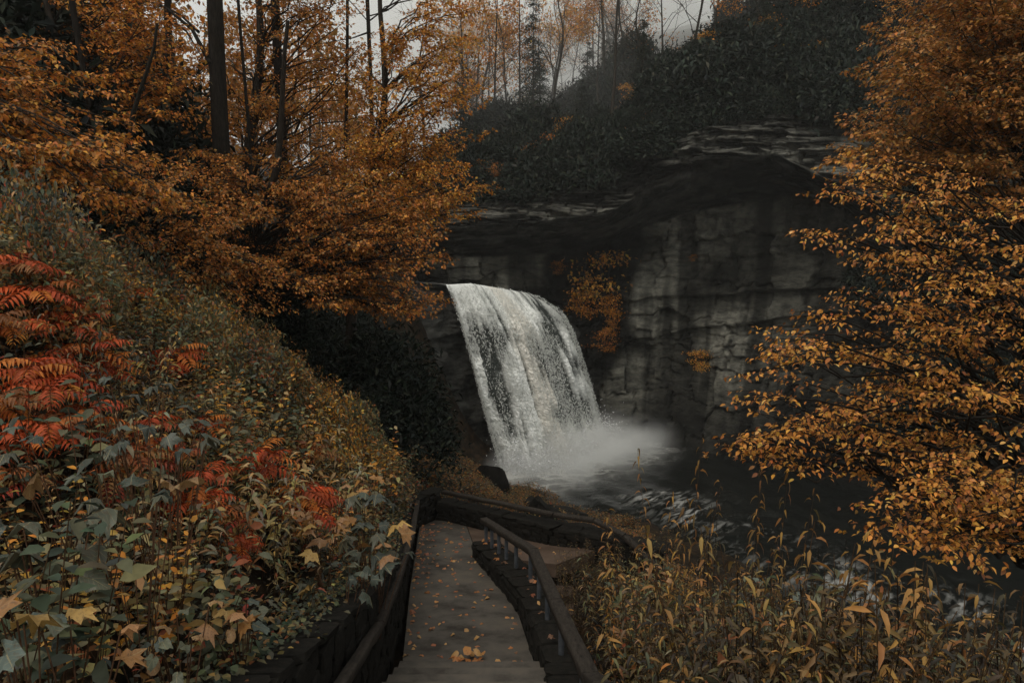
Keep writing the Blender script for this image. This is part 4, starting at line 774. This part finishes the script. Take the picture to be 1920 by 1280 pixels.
# small-leaved undergrowth that nobody could count
def undergrowth(name, n, region, hgt, Lf, pal, T=RH, wr=.55, clump=.45, seed=0, wall=True):
    lf = MB(); st = MB(); x0, x1, y0, y1 = region; X_ = rng.uniform(x0, x1, n); Y_ = y0 + (y1 - y0) * rng.random(n) ** .8
    ok = np.ones(n, bool)
    if wall: ok &= (np.abs(X_ - path_mid(Y_)) > np.interp(Y_, [3, 18], [1.42, 1.25])) | (Y_ > 19.3)
    X_, Y_ = X_[ok], Y_[ok]; d = fbm(X_ * .9, Y_ * .9, 0, seed + 400, 3); ok = d > (.43 if seed in (1, 2) else .38); X_, Y_ = X_[ok], Y_[ok]; m_ = len(X_)
    Z_ = ground(X_, Y_); lump = .45 + 1.1 * fbm(X_ * .55, Y_ * .55, 0, seed + 410, 3); h = hgt * lump
    k = 9; rep = lambda a: np.repeat(a, k)
    t = np.tile(np.linspace(.15, 1, k), m_) * rng.uniform(.75, 1.1, m_ * k); px_ = rep(X_) + rng.normal(0, .06, m_ * k) + rep(rng.normal(0, .12, m_)) * t; py_ = rep(Y_) + rng.normal(0, .06, m_ * k) + rep(rng.normal(0, .12, m_)) * t
    p_ = np.stack([px_, py_, rep(Z_) + rep(h) * t], -1); az = rng.random(m_ * k) * 6.28; dd = np.stack([np.cos(az), np.sin(az), rng.normal(0, .35, m_ * k)], -1)
    dist = np.hypot(px_, py_); sz = Lf * rng.uniform(.55, 1.3, m_ * k) * np.clip(.75 + dist / 28, .8, 2.2)
    ci = vn(rep(X_) * .8, rep(Y_) * .8, 0, seed + 420); col = pick(pal, m_ * k) * (.45 + .5 * ci)[:, None]
    leaves(lf, p_, dd, nrm(np.array([0, 0, 1.]) + rng.normal(0, .38, (m_ * k, 3))), sz, sz * wr, np.clip(col, .01, .8), T)
    o = lf.build(name, M_LEAF); tag(o, kind='stuff'); return o
undergrowth('undergrowth', 10000, (-13, -2.0, 2.2, 19.5), .42, .075, PAL['mix'], OV, seed=1, wr=.5)
undergrowth('undergrowth', 2500, (-12, -2.0, 4, 20), .6, .07, PAL['olive'] + PAL['pale'], seed=2)
undergrowth('undergrowth', 6000, (1.7, 12, 2.5, 20), .45, .085, PAL['dry'] + PAL['olive'], LA, wr=.3, seed=5, wall=False)
undergrowth('undergrowth', 8000, (-4.5, 9, 18.5, 54), .55, .075, PAL['dry'] + PAL['mix'] + PAL['brownish'], seed=7)
undergrowth('undergrowth', 3000, (9, 30, 10, 28), .9, .09, PAL['dry'] + PAL['rhodo'], seed=9, wall=False)
# red sumac on the bank: pixel where the plant stands
def put(protos, name, cat, items, sc=1.0, lift=0):
    for px, py, Y, s_, lb in items:
        if 'sumac' in name: s_ = s_ * .84
        me = protos[rng.integers(len(protos))]; top = max(v.co.z for v in me[1][1].vertices); sz = s_ * sc * (.65 + Y / 13)
        if 'stalk' in name:
            q = P(px, py, Y); q[0] = max(q[0], 1.5) if q[0] > -1.5 else q[0]; g = G(q[0], q[1]); k = max(.6, (q[2] - g) / top); place(name, me, (q[0], q[1], g - .05), lb, cat, None, (min(k, 1.1), min(k, 1.1), k)); continue
        p_ = gp(px, py + 8, max(3.0, Y * .6), 60, top * sz * .88)
        if p_[1] < 15 and path_mid(p_[1]) - 1.6 < p_[0] < 1.5: p_[0] = 1.7 if p_[0] > path_mid(p_[1]) + .4 else path_mid(p_[1]) - 1.9; p_[2] = G(p_[0], p_[1])
        place(name, me, p_, lb, cat, None, sz)
put(SUM, 'sumac', 'shrub', [(55, 490, 7.0, 1, 'red sumac with fronds fanned like combs at the upper left edge'), (180, 600, 6.6, 1, 'brightest scarlet sumac in the middle of the left bank'), (235, 530, 8.0, 1, 'dull red sumac above the scarlet one'), (340, 650, 7.5, 1, 'small crimson sumac right of the scarlet one'),
    (60, 680, 5.0, 1, 'wide red sumac low at the left edge of the frame'), (135, 720, 5.2, 1, 'deep red sumac beside the big grey-green leaves'), (20, 740, 4.4, 1, 'orange-red sumac cropped by the left edge'), (270, 800, 4.6, 1, 'coral red sumac under the broad grey-green leaves'), (370, 900, 5.0, 1, 'vivid red sprig among yellowed stems on the lower bank'),
    (560, 920, 8.0, 1, 'faded red sumac left of the lobed grape leaves'), (490, 840, 8.5, 1, 'dusky red sumac with dark seed stalks beside it'), (90, 790, 4.3, 1, 'red-orange sumac with drooping fronds above the dark stems')])
put(SUM, 'sumac', 'shrub', [(110, 560, 7.5, .8, 'little dark-red sumac left of the dull red one'), (20, 590, 6, .9, 'red sumac half cut off by the left edge at mid height'), (300, 560, 9, .7, 'tiny scarlet sumac near the gold shrub'), (395, 780, 8, .7, 'brick-red sprig on the open middle of the bank'), (440, 1000, 5.6, .6, 'small red seedling near the coping'), (210, 670, 5.8, .8, 'red frond cluster just above the grey-green lobed plant'), (640, 940, 8, .5, 'thin red shoot between the grape leaves')])
put(SUMO, 'orange_sumac', 'shrub', [(180, 790, 4.4, 1, 'tan-orange plant with long curled blades below the red sumacs'), (320, 850, 4.6, 1, 'orange plant with long strap leaves right of the coral sumac'), (600, 830, 9.5, 1, 'amber plant with upright blades on the far side of the bank'), (430, 950, 5.6, 1, 'low orange plant near the vivid red sprig'), (40, 880, 3.6, 1, 'brownish-orange plant in the dark lower left')])
put(YEL, 'yellow_shrub', 'shrub', [(420, 560, 11, 1, 'yellow-leaved shrub at the upper rim of the bank beside the black hollow'), (300, 520, 10, 1, 'gold shrub under the maple tiers'), (480, 700, 11, 1, 'small amber shrub on the rim of the bank'), (120, 450, 9, 1, 'olive-yellow shrub below the left maple'), (560, 740, 12, 1, 'pale yellow shrub where the bank drops to the hollow'), (380, 700, 9, 1, 'ochre shrub right of the small crimson sumac'), (250, 620, 7.2, 1, 'mustard shrub behind the scarlet sumac'), (745, 850, 17, 1, 'amber shrub at the end of the bank above the landing')])
put(PALE, 'pale_shrub', 'shrub', [(600, 760, 11, 1, 'silvery shrub crowning the end of the bank'), (480, 890, 7.2, 1, 'straw-coloured plant with whorled leaves on the lower bank'), (430, 880, 6.6, 1, 'buff plant with star-like leaf whorls'), (530, 860, 8.4, 1, 'pale plant with folded yellow blades'), (640, 850, 10, 1, 'pale tan shrub above the grape leaves'), (240, 760, 5.6, 1, 'pale stemmed plant among the broad leaves'), (310, 960, 4.4, 1, 'small buff plant in the dark foreground left')])
put(DRYP, 'dry_weed', 'plant', [(1060, 1120, 8.2, 1, 'dry brown weed pressed against the heavy handrail'), (1120, 1060, 9, 1, 'feathery dark weed beyond the heavy handrail'), (1200, 1010, 8.5, 1, 'dry weed with curled tan leaves right of the landing'), (1260, 980, 8.4, 1, 'tawny weed below the lone tall stalk'), (1330, 1000, 8, 1, 'leafy brown weed with pale tips'), (1180, 1120, 6.6, 1, 'tangled dry weed in the lower middle'), (1260, 1130, 6.2, 1, 'reddish-brown weed low in the thicket'),
    (1350, 1100, 6.2, 1, 'thick olive-brown weed in the thicket'), (1440, 1080, 7, 1, 'olive weed with round leaves near the rapids'), (1520, 1140, 6.4, 1, 'dim weed right of the olive one'), (1150, 1210, 5.2, 1, 'dark weed near the bottom edge beside the rail'), (1300, 1200, 5, 1, 'copper-tinted weed near the bottom edge'), (1420, 1190, 5.2, 1, 'broad dry weed in the dark bottom corner thicket'), (1560, 1200, 5.6, 1, 'almost black weed below the river'), (1680, 1180, 6.4, 1, 'sparse weed in the dark lower right')])
put(GOLDW, 'golden_stalk', 'plant', [(1270, 815, 9.5, 1, 'tall thin stalk with curled golden leaves crossing the pool'), (1415, 960, 8.0, 1, 'golden stalk with hooked leaves over the rapids'), (1460, 890, 8.6, 1, 'feathery bronze stalk reaching over the river'), (1090, 965, 8.6, 1, 'tan flowering stalk standing in front of the far wall rail'), (1240, 930, 8.8, 1, 'orange-leaved stalk left of the tall thin one'), (1210, 1040, 7.4, 1, 'amber stalk with one large curled leaf')])
put(SPIKE, 'seed_stalk', 'plant', [(1365, 930, 7.6, 1, 'black seed stalk left of the hooked golden stalk'), (1480, 1010, 7.2, 1, 'black seed stalk in front of the rapids foam'), (1560, 1020, 7.2, 1, 'thin black seed stalk right of the foam'), (1610, 1010, 7.6, 1, 'farthest right black seed stalk over the river'), (1345, 1000, 7.0, 1, 'short black seed stalk in the weeds'), (515, 810, 8.2, 1, 'dark seed stalk standing among the red sumacs'), (490, 790, 8.6, 1, 'taller dark seed stalk next to the dusky red sumac')])

# broad-leaved plants: every large leaf is a part of its own
M_BIG, N, L = mat('broad_leaf'); out = N.new('ShaderNodeOutputMaterial'); at = N.new('ShaderNodeAttribute'); at.attribute_name = 'Col'; oi = N.new('ShaderNodeObjectInfo')
hv = N.new('ShaderNodeHueSaturation'); mr = N.new('ShaderNodeMapRange'); mr.inputs[3].default_value = .7; mr.inputs[4].default_value = 1.3; L.new(oi.outputs['Random'], mr.inputs[0]); L.new(mr.outputs[0], hv.inputs['Value'])
tc = N.new('ShaderNodeTexCoord'); no = N.new('ShaderNodeTexNoise'); no.inputs['Scale'].default_value = 9; no.inputs['Detail'].default_value = 5; L.new(tc.outputs['Object'], no.inputs['Vector'])
cm = N.new('ShaderNodeMix'); cm.data_type = 'RGBA'; cm.inputs[7].default_value = (.10, .055, .025, 1); m4 = N.new('ShaderNodeMapRange'); m4.inputs[1].default_value = .52; m4.inputs[2].default_value = .72; m4.inputs[4].default_value = .75; L.new(no.outputs[0], m4.inputs[0]); L.new(m4.outputs[0], cm.inputs[0])
L.new(at.outputs['Color'], hv.inputs['Color']); sx = N.new('ShaderNodeSeparateXYZ'); L.new(tc.outputs['Object'], sx.inputs[0])
def mth(op, a, b=None):
    n_ = N.new('ShaderNodeMath'); n_.operation = op
    for i, q_ in enumerate((a, b)):
        if q_ is None: continue
        if isinstance(q_, (int, float)): n_.inputs[i].default_value = q_
        else: L.new(q_, n_.inputs[i])
    return n_.outputs[0]
ax = mth('ABSOLUTE', sx.outputs[0]); mid = mth('LESS_THAN', ax, .014); sv = mth('LESS_THAN', mth('FRACT', mth('MULTIPLY', mth('SUBTRACT', sx.outputs[1], mth('MULTIPLY', ax, .8)), 7.0)), .09)
vf = mth('MULTIPLY', mth('MAXIMUM', mid, mth('MULTIPLY', sv, .55)), .5); vm = N.new('ShaderNodeMix'); vm.data_type = 'RGBA'; vm.inputs[7].default_value = (.42, .33, .16, 1)
L.new(vf, vm.inputs[0]); L.new(hv.outputs[0], vm.inputs[6]); L.new(vm.outputs[2], cm.inputs[6]); pr = N.new('ShaderNodeBsdfPrincipled'); pr.inputs['Roughness'].default_value = .5; tr = N.new('ShaderNodeBsdfTranslucent'); ms = N.new('ShaderNodeMixShader'); ms.inputs[0].default_value = .25
L.new(cm.outputs[2], pr.inputs['Base Color']); L.new(cm.outputs[2], tr.inputs['Color']); L.new(pr.outputs[0], ms.inputs[1]); L.new(tr.outputs[0], ms.inputs[2]); L.new(ms.outputs[0], out.inputs[0])
_n = 14; _a = np.arange(_n) / _n * 2 * np.pi
OV2 = (np.array([[.34 * math.sin(a) * (1 - .25 * math.cos(a + .2)), .5 - .5 * math.cos(a) * (1 if abs(math.sin(a)) > .02 else 1), -.10 * (math.sin(a) ** 2 * .4 + (.5 - .5 * math.cos(a)) ** 2)] for a in _a] + [[0, .5, .02], [0, .25, .02], [0, .75, -.03]]), [[i, (i + 1) % _n, _n] for i in range(_n)])
OV2 = (OV2[0][:15], OV2[1])
def one_leaf(T, col, L_=1.0, W=1.0, seed=0, curl=.1, name='leaf'):
    r_ = np.random.default_rng(seed); tv = T[0].copy(); tv[:, :2] += r_.normal(0, .025, (len(tv), 2)); tv[:, 2] += r_.normal(0, curl * .4, len(tv)) - curl * (tv[:, 0] ** 2) * 1.5 - curl * tv[:, 1] ** 2
    mb = MB(); mb.add(tv * [W, L_, 1], T[1], np.clip(np.array(col) * (1 + .08 * r_.standard_normal((len(tv), 1))), .01, .8)); return mb.mesh(name, M_BIG, True)
GREYG = [one_leaf(MP, c, seed=i, curl=.38) for i, c in enumerate([(.065, .082, .062), (.05, .068, .052), (.085, .09, .06), (.04, .055, .045)])]
GOLDL = [one_leaf(MP, c, seed=i + 9, curl=.25) for i, c in enumerate([(.46, .28, .08), (.42, .20, .06), (.34, .17, .07)])]
OVG = [one_leaf(OV2, c, seed=i + 20, curl=.3) for i, c in enumerate([(.13, .14, .09), (.10, .13, .11), (.30, .17, .07)])]
def broad_plant(name, label, px, py, Y, nleaf, Lf, meshes, H=.9, spread=.5, mixm=None, pm=.0):
    p_ = P(px, py, Y); g = G(p_[0], p_[1]); root = bpy.data.objects.new(name, None); link(root); root.location = (p_[0], p_[1], g); tag(root, label, 'plant'); h = max(p_[2] - g, .35); st = MB()
    for k in range(nleaf):
        a = rng.random() * 6.28; r_ = spread * rng.random() ** .6; q = np.array([math.cos(a) * r_, math.sin(a) * r_ - .15, h + rng.uniform(-.32, .14) * spread * 1.6 - r_ * .35])
        tube(st, bez([0, 0, -.1], q, np.array([0, 0, .12 * h]), 6), .0045, 3, (.7, .5, .4))
        me = mixm[rng.integers(len(mixm))] if (mixm and rng.random() < pm) else meshes[rng.integers(len(meshes))]; o = bpy.data.objects.new('leaf', me); link(o, root); o.location = q; s_ = Lf * rng.uniform(.65, 1.2)
        o.scale = (s_,) * 3; o.rotation_euler = (rng.normal(.25, .3) - .2, rng.normal(0, .35), a - 1.57 + rng.normal(0, .5))
    st.build('stem', M_BARK2, root); return root
broad_plant('broad_leaf_plant', 'grey-green lobed plant in the middle of the red sumacs', 260, 720, 5.0, 12, .13, GREYG, spread=.5)
broad_plant('broad_leaf_plant', 'grey-green star-leaved plant left of the tan straps', 150, 760, 4.4, 10, .12, GREYG, spread=.45)
broad_plant('broad_leaf_plant', 'darker star-leaved plant below the grey-green ones', 230, 860, 4.0, 10, .13, GREYG + OVG, spread=.5)
broad_plant('broad_leaf_plant', 'blue-grey lobed plant beside the dark seed stalks', 300, 780, 4.8, 10, .13, GREYG, spread=.42)
broad_plant('broad_leaf_plant', 'shadowy broad plant at the lower left with drooping blades', 70, 960, 3.4, 12, .17, OVG + GREYG, spread=.4)
broad_plant('grape_vine', 'lobed grey leaves mixed with bright yellow ones above the retaining wall', 680, 900, 9.0, 20, .21, GREYG, spread=.62, mixm=GOLDL, pm=.35)
broad_plant('grape_vine', 'large yellow and grey lobed leaves spilling toward the path', 700, 990, 7.8, 18, .19, GREYG, spread=.5, mixm=GOLDL, pm=.45)
broad_plant('grape_vine', 'grey lobed leaves low over the wall coping', 640, 1040, 6.8, 12, .17, GREYG, spread=.42, mixm=GOLDL, pm=.25)
broad_plant('golden_leaf_plant', 'yellow-orange lobed leaves lit above the first wall bend', 600, 950, 7.6, 12, .18, GOLDL, spread=.42)
broad_plant('golden_leaf_plant', 'big spotted tan leaves in the bottom left corner', 40, 1085, 2.6, 8, .17, GOLDL + OVG, spread=.3)
broad_plant('golden_leaf_plant', 'curled ochre leaves above the dark coping near the corner', 130, 1150, 2.7, 7, .12, GOLDL, spread=.26)
broad_plant('broad_leaf_plant', 'five-fingered tan leaf cluster close to the coping', 445, 1110, 4.6, 9, .13, GOLDL + OVG, spread=.25)
broad_plant('broad_leaf_plant', 'dark ivy-like leaves along the wall coping', 330, 1150, 3.6, 16, .09, OVG, spread=.4)
broad_plant('broad_leaf_plant', 'round dim leaves at the lower right edge', 1780, 1200, 5.2, 14, .14, OVG, spread=.6)
broad_plant('broad_leaf_plant', 'round olive leaves beside the golden hooked stalk', 1480, 1080, 6.6, 14, .12, OVG, spread=.5)
broad_plant('broad_leaf_plant', 'curled copper leaves right of the landing rail', 1220, 1040, 7.0, 8, .08, GOLDL, spread=.25)

NSH = [proto_leafball(1.0, 1.05, 260, 11, .085, p_, wr=.55, low=-.1, T=OV).mesh('foliage', M_LEAF) for p_ in (PAL['gold'] + PAL['olive'], PAL['olive'], PAL['mix'], PAL['brownish'] + PAL['olive'])]
for i in range(52):
    y = rng.uniform(7.5, 18.5); px = np.interp(y, [7, 10, 13, 15, 18.5], [60, 300, 440, 600, 760]) + rng.uniform(-160, 30); x = (px - 960) / F * (y + .5); k = rng.integers(4)
    wh_ = 'on the upper rim of the bank' if y < 13 else 'where the bank drops to the hollow'
    place('shrub', [('foliage', NSH[k])], (x, y, G(x, y) + .15), ['yellowing', 'dull olive', 'mottled', 'brown-leaved'][k] + ' rounded shrub ' + wh_, 'shrub', ['yellowing', 'dull olive', 'mottled', 'brown-leaved'][k] + ' shrubs ' + wh_, (rng.uniform(.5, 1.0), rng.uniform(.5, 1.0), rng.uniform(.55, 1.35)))

# ------------------------------------------------------------------ fallen leaves
FALL = [one_leaf(MP if i % 2 else OV, c, seed=50 + i, curl=.18 + .1 * (i % 3), name='fallen_leaf') for i, c in enumerate([(.50, .22, .06), (.44, .16, .04), (.55, .30, .10), (.34, .10, .04), (.40, .15, .05), (.22, .10, .05)])]
k_ = 0; FL = []
def drop_leaf(x, y, z, s_, lab, grp):
    o = bpy.data.objects.new('fallen_leaf', FALL[rng.integers(6)]); link(o); o.location = (x, y, z + .012 + s_ * .07); o.scale = (s_, s_, s_); o.rotation_euler = (rng.normal(0, .12), rng.normal(0, .12), rng.random() * 6.28); tag(o, lab, 'leaf', grp)
for i in range(240):
    y = 8.3 + 9.8 * rng.random() ** 1.0; l, r_ = np.interp(y, [8.15, 12, 17.6], [-1.38, -1.85, -2.42]), np.interp(y, [8.15, 11, 14.45, 18], [.2, -.05, -.9, -1.3])
    t = rng.random(); t = t ** 3.2 if rng.random() < .55 else (1 - t ** 3 if rng.random() < .2 else t); x = l + (r_ - l) * t; drop_leaf(x, y, PZ(y), .04 + .08 * rng.random() ** 1.5, 'small dry orange leaf lying flat on the grey path', 'fallen leaves on the path')
for i in range(26):
    y = rng.uniform(14.3, 16.3); x = rng.uniform(-.8, 1.2); drop_leaf(x, y, PZ(y), rng.uniform(.05, .10), 'small tan leaf lying on the brown landing', 'fallen leaves on the landing')
for i in range(24):
    t = rng.random(); c = interp_lin([(-.62, 14.4, PZ(14.4) + .36), (.14, 11.6, PZ(11.6) + .38), (.42, 10.4, PZ(10.4) + .4), (.66, 7.6, PZ(7.6) + .5)], 50)[int(t * 49)]; drop_leaf(c[0] + rng.uniform(-.18, .18), c[1], c[2] + .03, rng.uniform(.06, .11), 'orange leaf resting on the cap stones of the divider wall', 'fallen leaves on the divider wall')
pile = bpy.data.objects.new('leaf_pile', None); link(pile); q = P(872, 1225, 8.45); pile.location = (q[0], 8.55, PZ(8.55)); tag(pile, 'clump of overlapping orange leaves in the middle of the path', 'leaf pile')
for k in range(16):
    o = bpy.data.objects.new('leaf', FALL[[0, 1, 2, 4][k % 4]]); link(o, pile); o.location = (rng.normal(0, .10), rng.normal(0, .07), .02 + .008 * k); s_ = rng.uniform(.09, .14); o.scale = (s_,) * 3; o.rotation_euler = (rng.normal(0, .3), rng.normal(0, .3), rng.random() * 6.28)

# boulders at the water's edge
def boulder(label, px, py, Y, s_, seed, col=.06):
    import bmesh
    bm = bmesh.new(); bmesh.ops.create_icosphere(bm, subdivisions=4, radius=1.0); me = bpy.data.meshes.new('boulder'); bm.to_mesh(me); bm.free()
    n = len(me.vertices); co = np.empty(n * 3, np.float32); me.vertices.foreach_get('co', co); co = co.reshape(-1, 3).astype(float)
    k = 1 + .55 * (fbm(co[:, 0] * 1.1 + seed, co[:, 1] * 1.1, co[:, 2] * 1.1, seed) - .5) * 2 + .10 * (fbm(co[:, 0] * 5, co[:, 1] * 5, co[:, 2] * 5, seed + 3) - .5); rb = np.random.default_rng(seed + 70); co *= k[:, None]
    for _ in range(16):
        nn = nrm(rb.normal(0, 1, 3) * [1, 1, .8]); dd = rb.uniform(.52, .85); ex = np.maximum(co @ nn - dd, 0); co -= ex[:, None] * nn * .93
    co += .05 * (fbm(co[:, 0] * 6, co[:, 1] * 6, co[:, 2] * 6, seed + 5)[:, None] - .5) * nrm(co); co *= s_
    me.vertices.foreach_set('co', co.astype(np.float32).ravel()); me.materials.append(M_STONE); at_ = me.color_attributes.new('Col', 'FLOAT_COLOR', 'POINT'); at_.data.foreach_set('color', np.ones(n * 4, np.float32)); 
    o = link(bpy.data.objects.new('boulder', me)); p_ = P(px, py, Y); o.location = (p_[0], p_[1], G(p_[0], p_[1]) + .15 * s_[2]); tag(o, label, 'boulder'); return o
boulder('dark upright boulder just beyond the far wall rail', 1012, 950, 27, (.9, .8, 1.2), 1)
boulder('flat grey boulder behind the dark upright one', 1005, 930, 30, (1.8, 1.4, .8), 2)
boulder('black boulder at the foot of the falls on the near bank', 925, 870, 40, (1.5, 1.5, 1.7), 3)
boulder('long low rock edging the foaming pool', 1040, 910, 45, (3.2, 1.6, .7), 4)
boulder('broad slab of rock right of the flat grey boulder', 1080, 935, 33, (2.0, 1.3, .6), 5)

# more of the plants crowding both banks
k_ = 0
for i in range(1500):
    if k_ >= 215: break
    px = rng.uniform(1050, 1960); topl = np.interp(px, [1050, 1150, 1250, 1330, 1450, 1520, 1700, 1920], [1060, 1035, 1030, 1050, 1100, 1145, 1210, 1250]); py = topl + (1290 - topl) * rng.random() ** 1.5 + 15
    lst, lb = [(DRYP, 'dry tan weed'), (DRYK, 'dark tangled weed'), (DRYK, 'dark tangled weed'), (OLI, 'leafy olive plant'), (SPIKE, 'thin dark seed stalk'), (GOLDW, 'thin golden stalk')][min(int(rng.random() * 5.3), 5)]
    me = lst[rng.integers(len(lst))]; sc = rng.uniform(.85, 1.6); top = max(v.co.z for v in me[1][1].vertices) * sc
    if py < topl + 50: sc *= 1.1; top *= 1.1
    near = np.interp(py, [940, 1290], [6.5, 4.0]); p_ = gp(px, py, near, 22, top * .9)
    if p_[0] < .9 or (p_[1] > 12.8 and p_[0] < 1.9) or p_[1] > 20: continue
    if (p_[0] - .62 * sc) / (p_[1] + 1) < np.interp(p_[1], [4, 6, 8, 11, 14], [.15, .125, .09, .05, .06]): continue
    lb += ' close beside the heavy handrail' if p_[0] < 2.4 else ' in the dark corner below the river' if p_[1] < 7 else ' on the brink above the rapids'
    place('weed', me, p_ - [0, 0, .05], lb, 'plant', 'weeds: ' + lb, sc); k_ += 1
for x, y in ((1.25, 13.3), (1.7, 13.9), (1.15, 12.5), (2.15, 14.3), (1.5, 12.9), (1.35, 11.8), (2.5, 13.6)): me = DRYK[rng.integers(3)]; place('weed', me, (x, y, max(G(x, y), PZ(y) - .75)), 'dark weed leaning over the corner of the landing', 'plant', 'weeds at the corner of the landing', rng.uniform(.7, .95))
k_ = 0
for i in range(3000):
    if k_ >= 230: break
    x = rng.uniform(-12, -2.2); y = 2.8 + 17 * rng.random() ** 1.1
    if x > path_mid(y) - 1.75 or -x / y > 1.0: continue
    pk = vn(x * .45, y * .45, 0, 77) + rng.normal(0, .13)
    lst, nm, lb = ((OLI, 'leafy_plant', 'leafy olive-green plant on the bank left of the path') if pk < .40 else (YEL, 'yellow_shrub', 'small yellow-leaved plant on the bank left of the path') if pk < .52 else (OLI, 'leafy_plant', 'leafy olive-green plant on the bank left of the path') if pk < .6 else (PALE, 'pale_plant', 'pale plant with narrow whorled leaves on the bank') if pk < .66 else (SUMO, 'orange_sumac', 'low orange plant with feathery leaves on the bank') if pk < .76 else (DRYP, 'dry_weed', 'withered brown weed on the bank left of the path'))
    wh_ = 'at the near foot of the bank' if y < 6 else 'among the red sumacs' if (x < -4.5 and y < 11) else 'just above the retaining wall' if x > -3.6 else 'on the rim by the black hollow'
    lb = lb.replace('on the bank left of the path', '').replace('on the bank', '').strip() + ' ' + wh_
    me = lst[rng.integers(len(lst))]; place(nm, me, (x, y, G(x, y) - .05), lb, 'plant', 'bank plants: ' + lb, rng.uniform(.7, 1.25)); k_ += 1

lf = MB(); n = 2600; y = rng.uniform(3.6, 17.5, n); x = np.interp(y, [3.6, 7.3, 10.5, 14, 17.3], [-1.80, -1.80, -2.0, -2.4, -2.8]); zt = np.interp(y, [3.6, 7.3, 10.5, 14, 17.3], [17.35, 16.05, 14.95, 14.05, 13.35])
cl = fbm(y * 1.3, 2.0, 0, 88, 3); off = rng.normal(-.16, .13, n) + (cl - .5) * .35; hang = np.clip(off - .17, 0, 1); z = zt + .02 + np.abs(rng.normal(0, .05, n)) - hang * rng.uniform(1, 5, n); x = x + np.minimum(off, .24)
az = rng.random(n) * 6.28; sz = rng.uniform(.035, .085, n)
leaves(lf, np.stack([x, y, z], -1), np.stack([np.cos(az), np.sin(az), rng.normal(-.2, .4, n)], -1), nrm(rng.normal(0, .4, (n, 3)) + [.2, 0, 1]), sz, sz * .7, pick(PAL['green'] + PAL['olive'], n) * .8, OV)
tag(lf.build('ivy', M_LEAF), kind='stuff')
